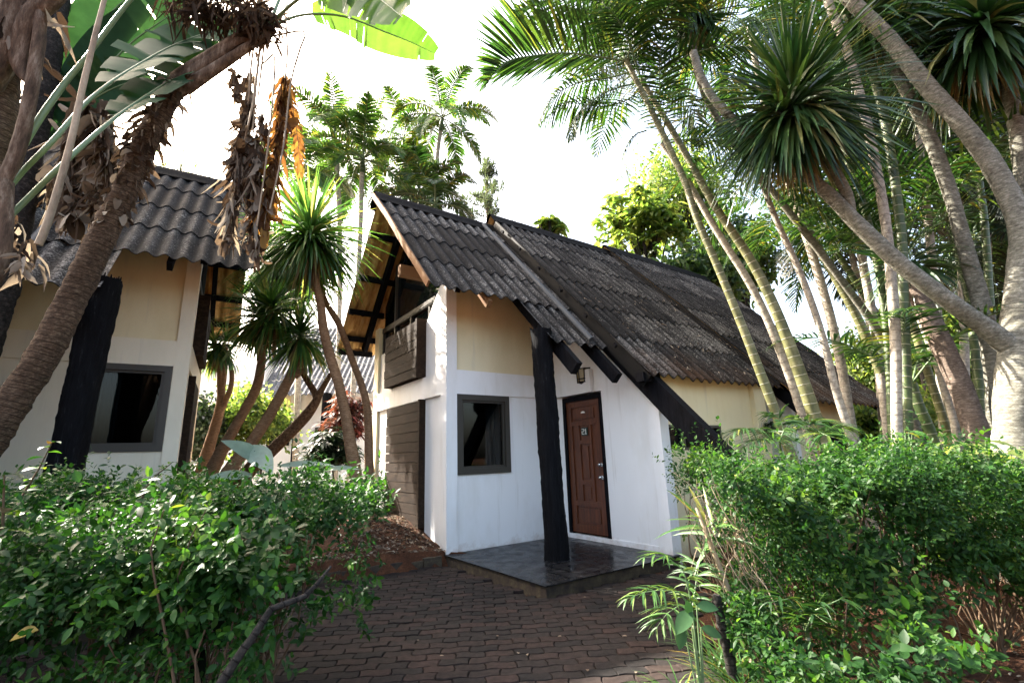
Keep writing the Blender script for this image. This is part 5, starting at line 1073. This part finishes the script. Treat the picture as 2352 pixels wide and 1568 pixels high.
n = 3000; x = RG.uniform(-2.6, -.95, n); y = RG.uniform(6.3, 9.3, n); ok = (kerb_side(x, y) > .05) & (-.579*0+((x+1.056)*.815+(y-7.475)*.579) < -.02); x, y = x[ok], y[ok]; a = RG.uniform(0, 6.28, len(x))
mb = MB().blades(np.stack([x, y, ground_z(x, y)+.015], -1), np.stack([np.cos(a), np.sin(a), RG.uniform(-.1, .4, len(x))], -1), RG.uniform(.03, .10, len(x)), RG.uniform(.012, .035, len(x)), .8, (.2, 1, .7, 0), .3, twist=1)
tag(mb.build('leaf_litter', M['dead']), 'brown leaf litter on the red soil beside the gable wall', 'leaf litter', kind='stuff')
n = 2600; x = RG.uniform(1.3, 5.5, n); y = RG.uniform(1.6, 5.5, n); a = RG.uniform(0, 6.28, n)
mb = MB().blades(np.stack([x, y, ground_z(x, y)+.012], -1), np.stack([np.cos(a), np.sin(a), RG.uniform(-.1, .3, n)], -1), RG.uniform(.03, .09, n), RG.uniform(.008, .025, n), .8, (.2, 1, .7, 0), .3, twist=1)
tag(mb.build('leaf_litter', M['dead']), 'brown leaf litter on the soil under the right hedge', 'leaf litter', kind='stuff')

def roof_litter(u0, u1, v0, v1, zr, n, lab):
    u = RG.uniform(u0, u1, n); v = v0+(v1-v0)*RG.uniform(0, 1, n)**1.6; z = zr-SL*np.abs(VR-v)+.10; a = RG.uniform(0, 6.28, n)
    k = (np.sin(u*4+v*2)+np.sin(u*7-v*5)+RG.normal(0, .6, n)) > .2; u, v, z, a = u[k], v[k], z[k], a[k]
    p = np.array([HW(x, y, w_) for x, y, w_ in zip(u, v, z)]); dr = np.array([HW(math.cos(b), math.sin(b), SL*math.sin(b)) for b in a])-HW(0, 0, 0)
    mb = MB().blades(p, dr, RG.uniform(.03, .12, len(u)), RG.uniform(.008, .03, len(u)), .3, (.3, 1, .7, 0), .3, up=HW(0, -.73, .68)-HW(0, 0, 0), twist=.6, rnd=RG.uniform(.1, 1, len(u)))
    tag(mb.build('leaf_litter', M['dead']), lab, 'leaf litter', kind='stuff')
roof_litter(2.2, 6., -2.3, -.3, 6.66, 420, 'brown leaf litter caught on the lower long roof')
roof_litter(6., 10., -2.6, -.6, 6.85, 300, 'brown leaf litter caught on the far roof section')

hp = Plant('hanging_plant', HW(5.2, -2.30, 1.75), 'small dark plant hanging on the white wall right of the cream pilaster', 'plant')
mb = MB(); n = 60; a = RG.uniform(0, 6.28, n); mb.blades(HW(5.2, -2.30, 1.75)+RG.normal(0, .05, (n, 3)), np.stack([np.cos(a)*.5, np.sin(a)*.5, .2+0*a], -1), RG.uniform(.2, .5, n), .03, 2.5, (.6, 1, .8, .4, .05), .3, twist=1); hp.put(mb, 'foliage', M['tree_dark'])
def low_broad(label, x, y, d, n, L, m):
    h = P(x, y, d); b = np.array([h[0], h[1], gz(h[0], h[1])]); pl = Plant('broadleaf_plant', b, label, 'plant'); mb = MB(); st_ = MB()
    for k in range(n):
        a = k*2.4; e_ = h+[math.cos(a)*L*.9, math.sin(a)*L*.7, RG.uniform(-.03, .12)]; st_.tube([b, h*.6+b*.4, e_], [.006, .005, .003], 5, step=.1, cap=False)
        ovate(mb, e_, (math.cos(a), math.sin(a)-.2, .1), L*RG.uniform(.8, 1.25), L*.42, .9, rnd=RG.uniform(.5, 1))
    pl.put(st_, 'stem', M['rib']); pl.put(mb, 'foliage', M[m])
low_broad('light green broad leaved plant rising over the hedge before the thick forked yucca', 2215, 1045, 4.4, 16, .20, 'tree_light')
low_broad('bright leaved plant at the top right of the hedge', 2310, 1040, 3.9, 10, .20, 'tree_light')
low_broad('small broad leaved plant over the hedge below the canes', 2060, 1015, 5.0, 12, .16, 'frond_light')
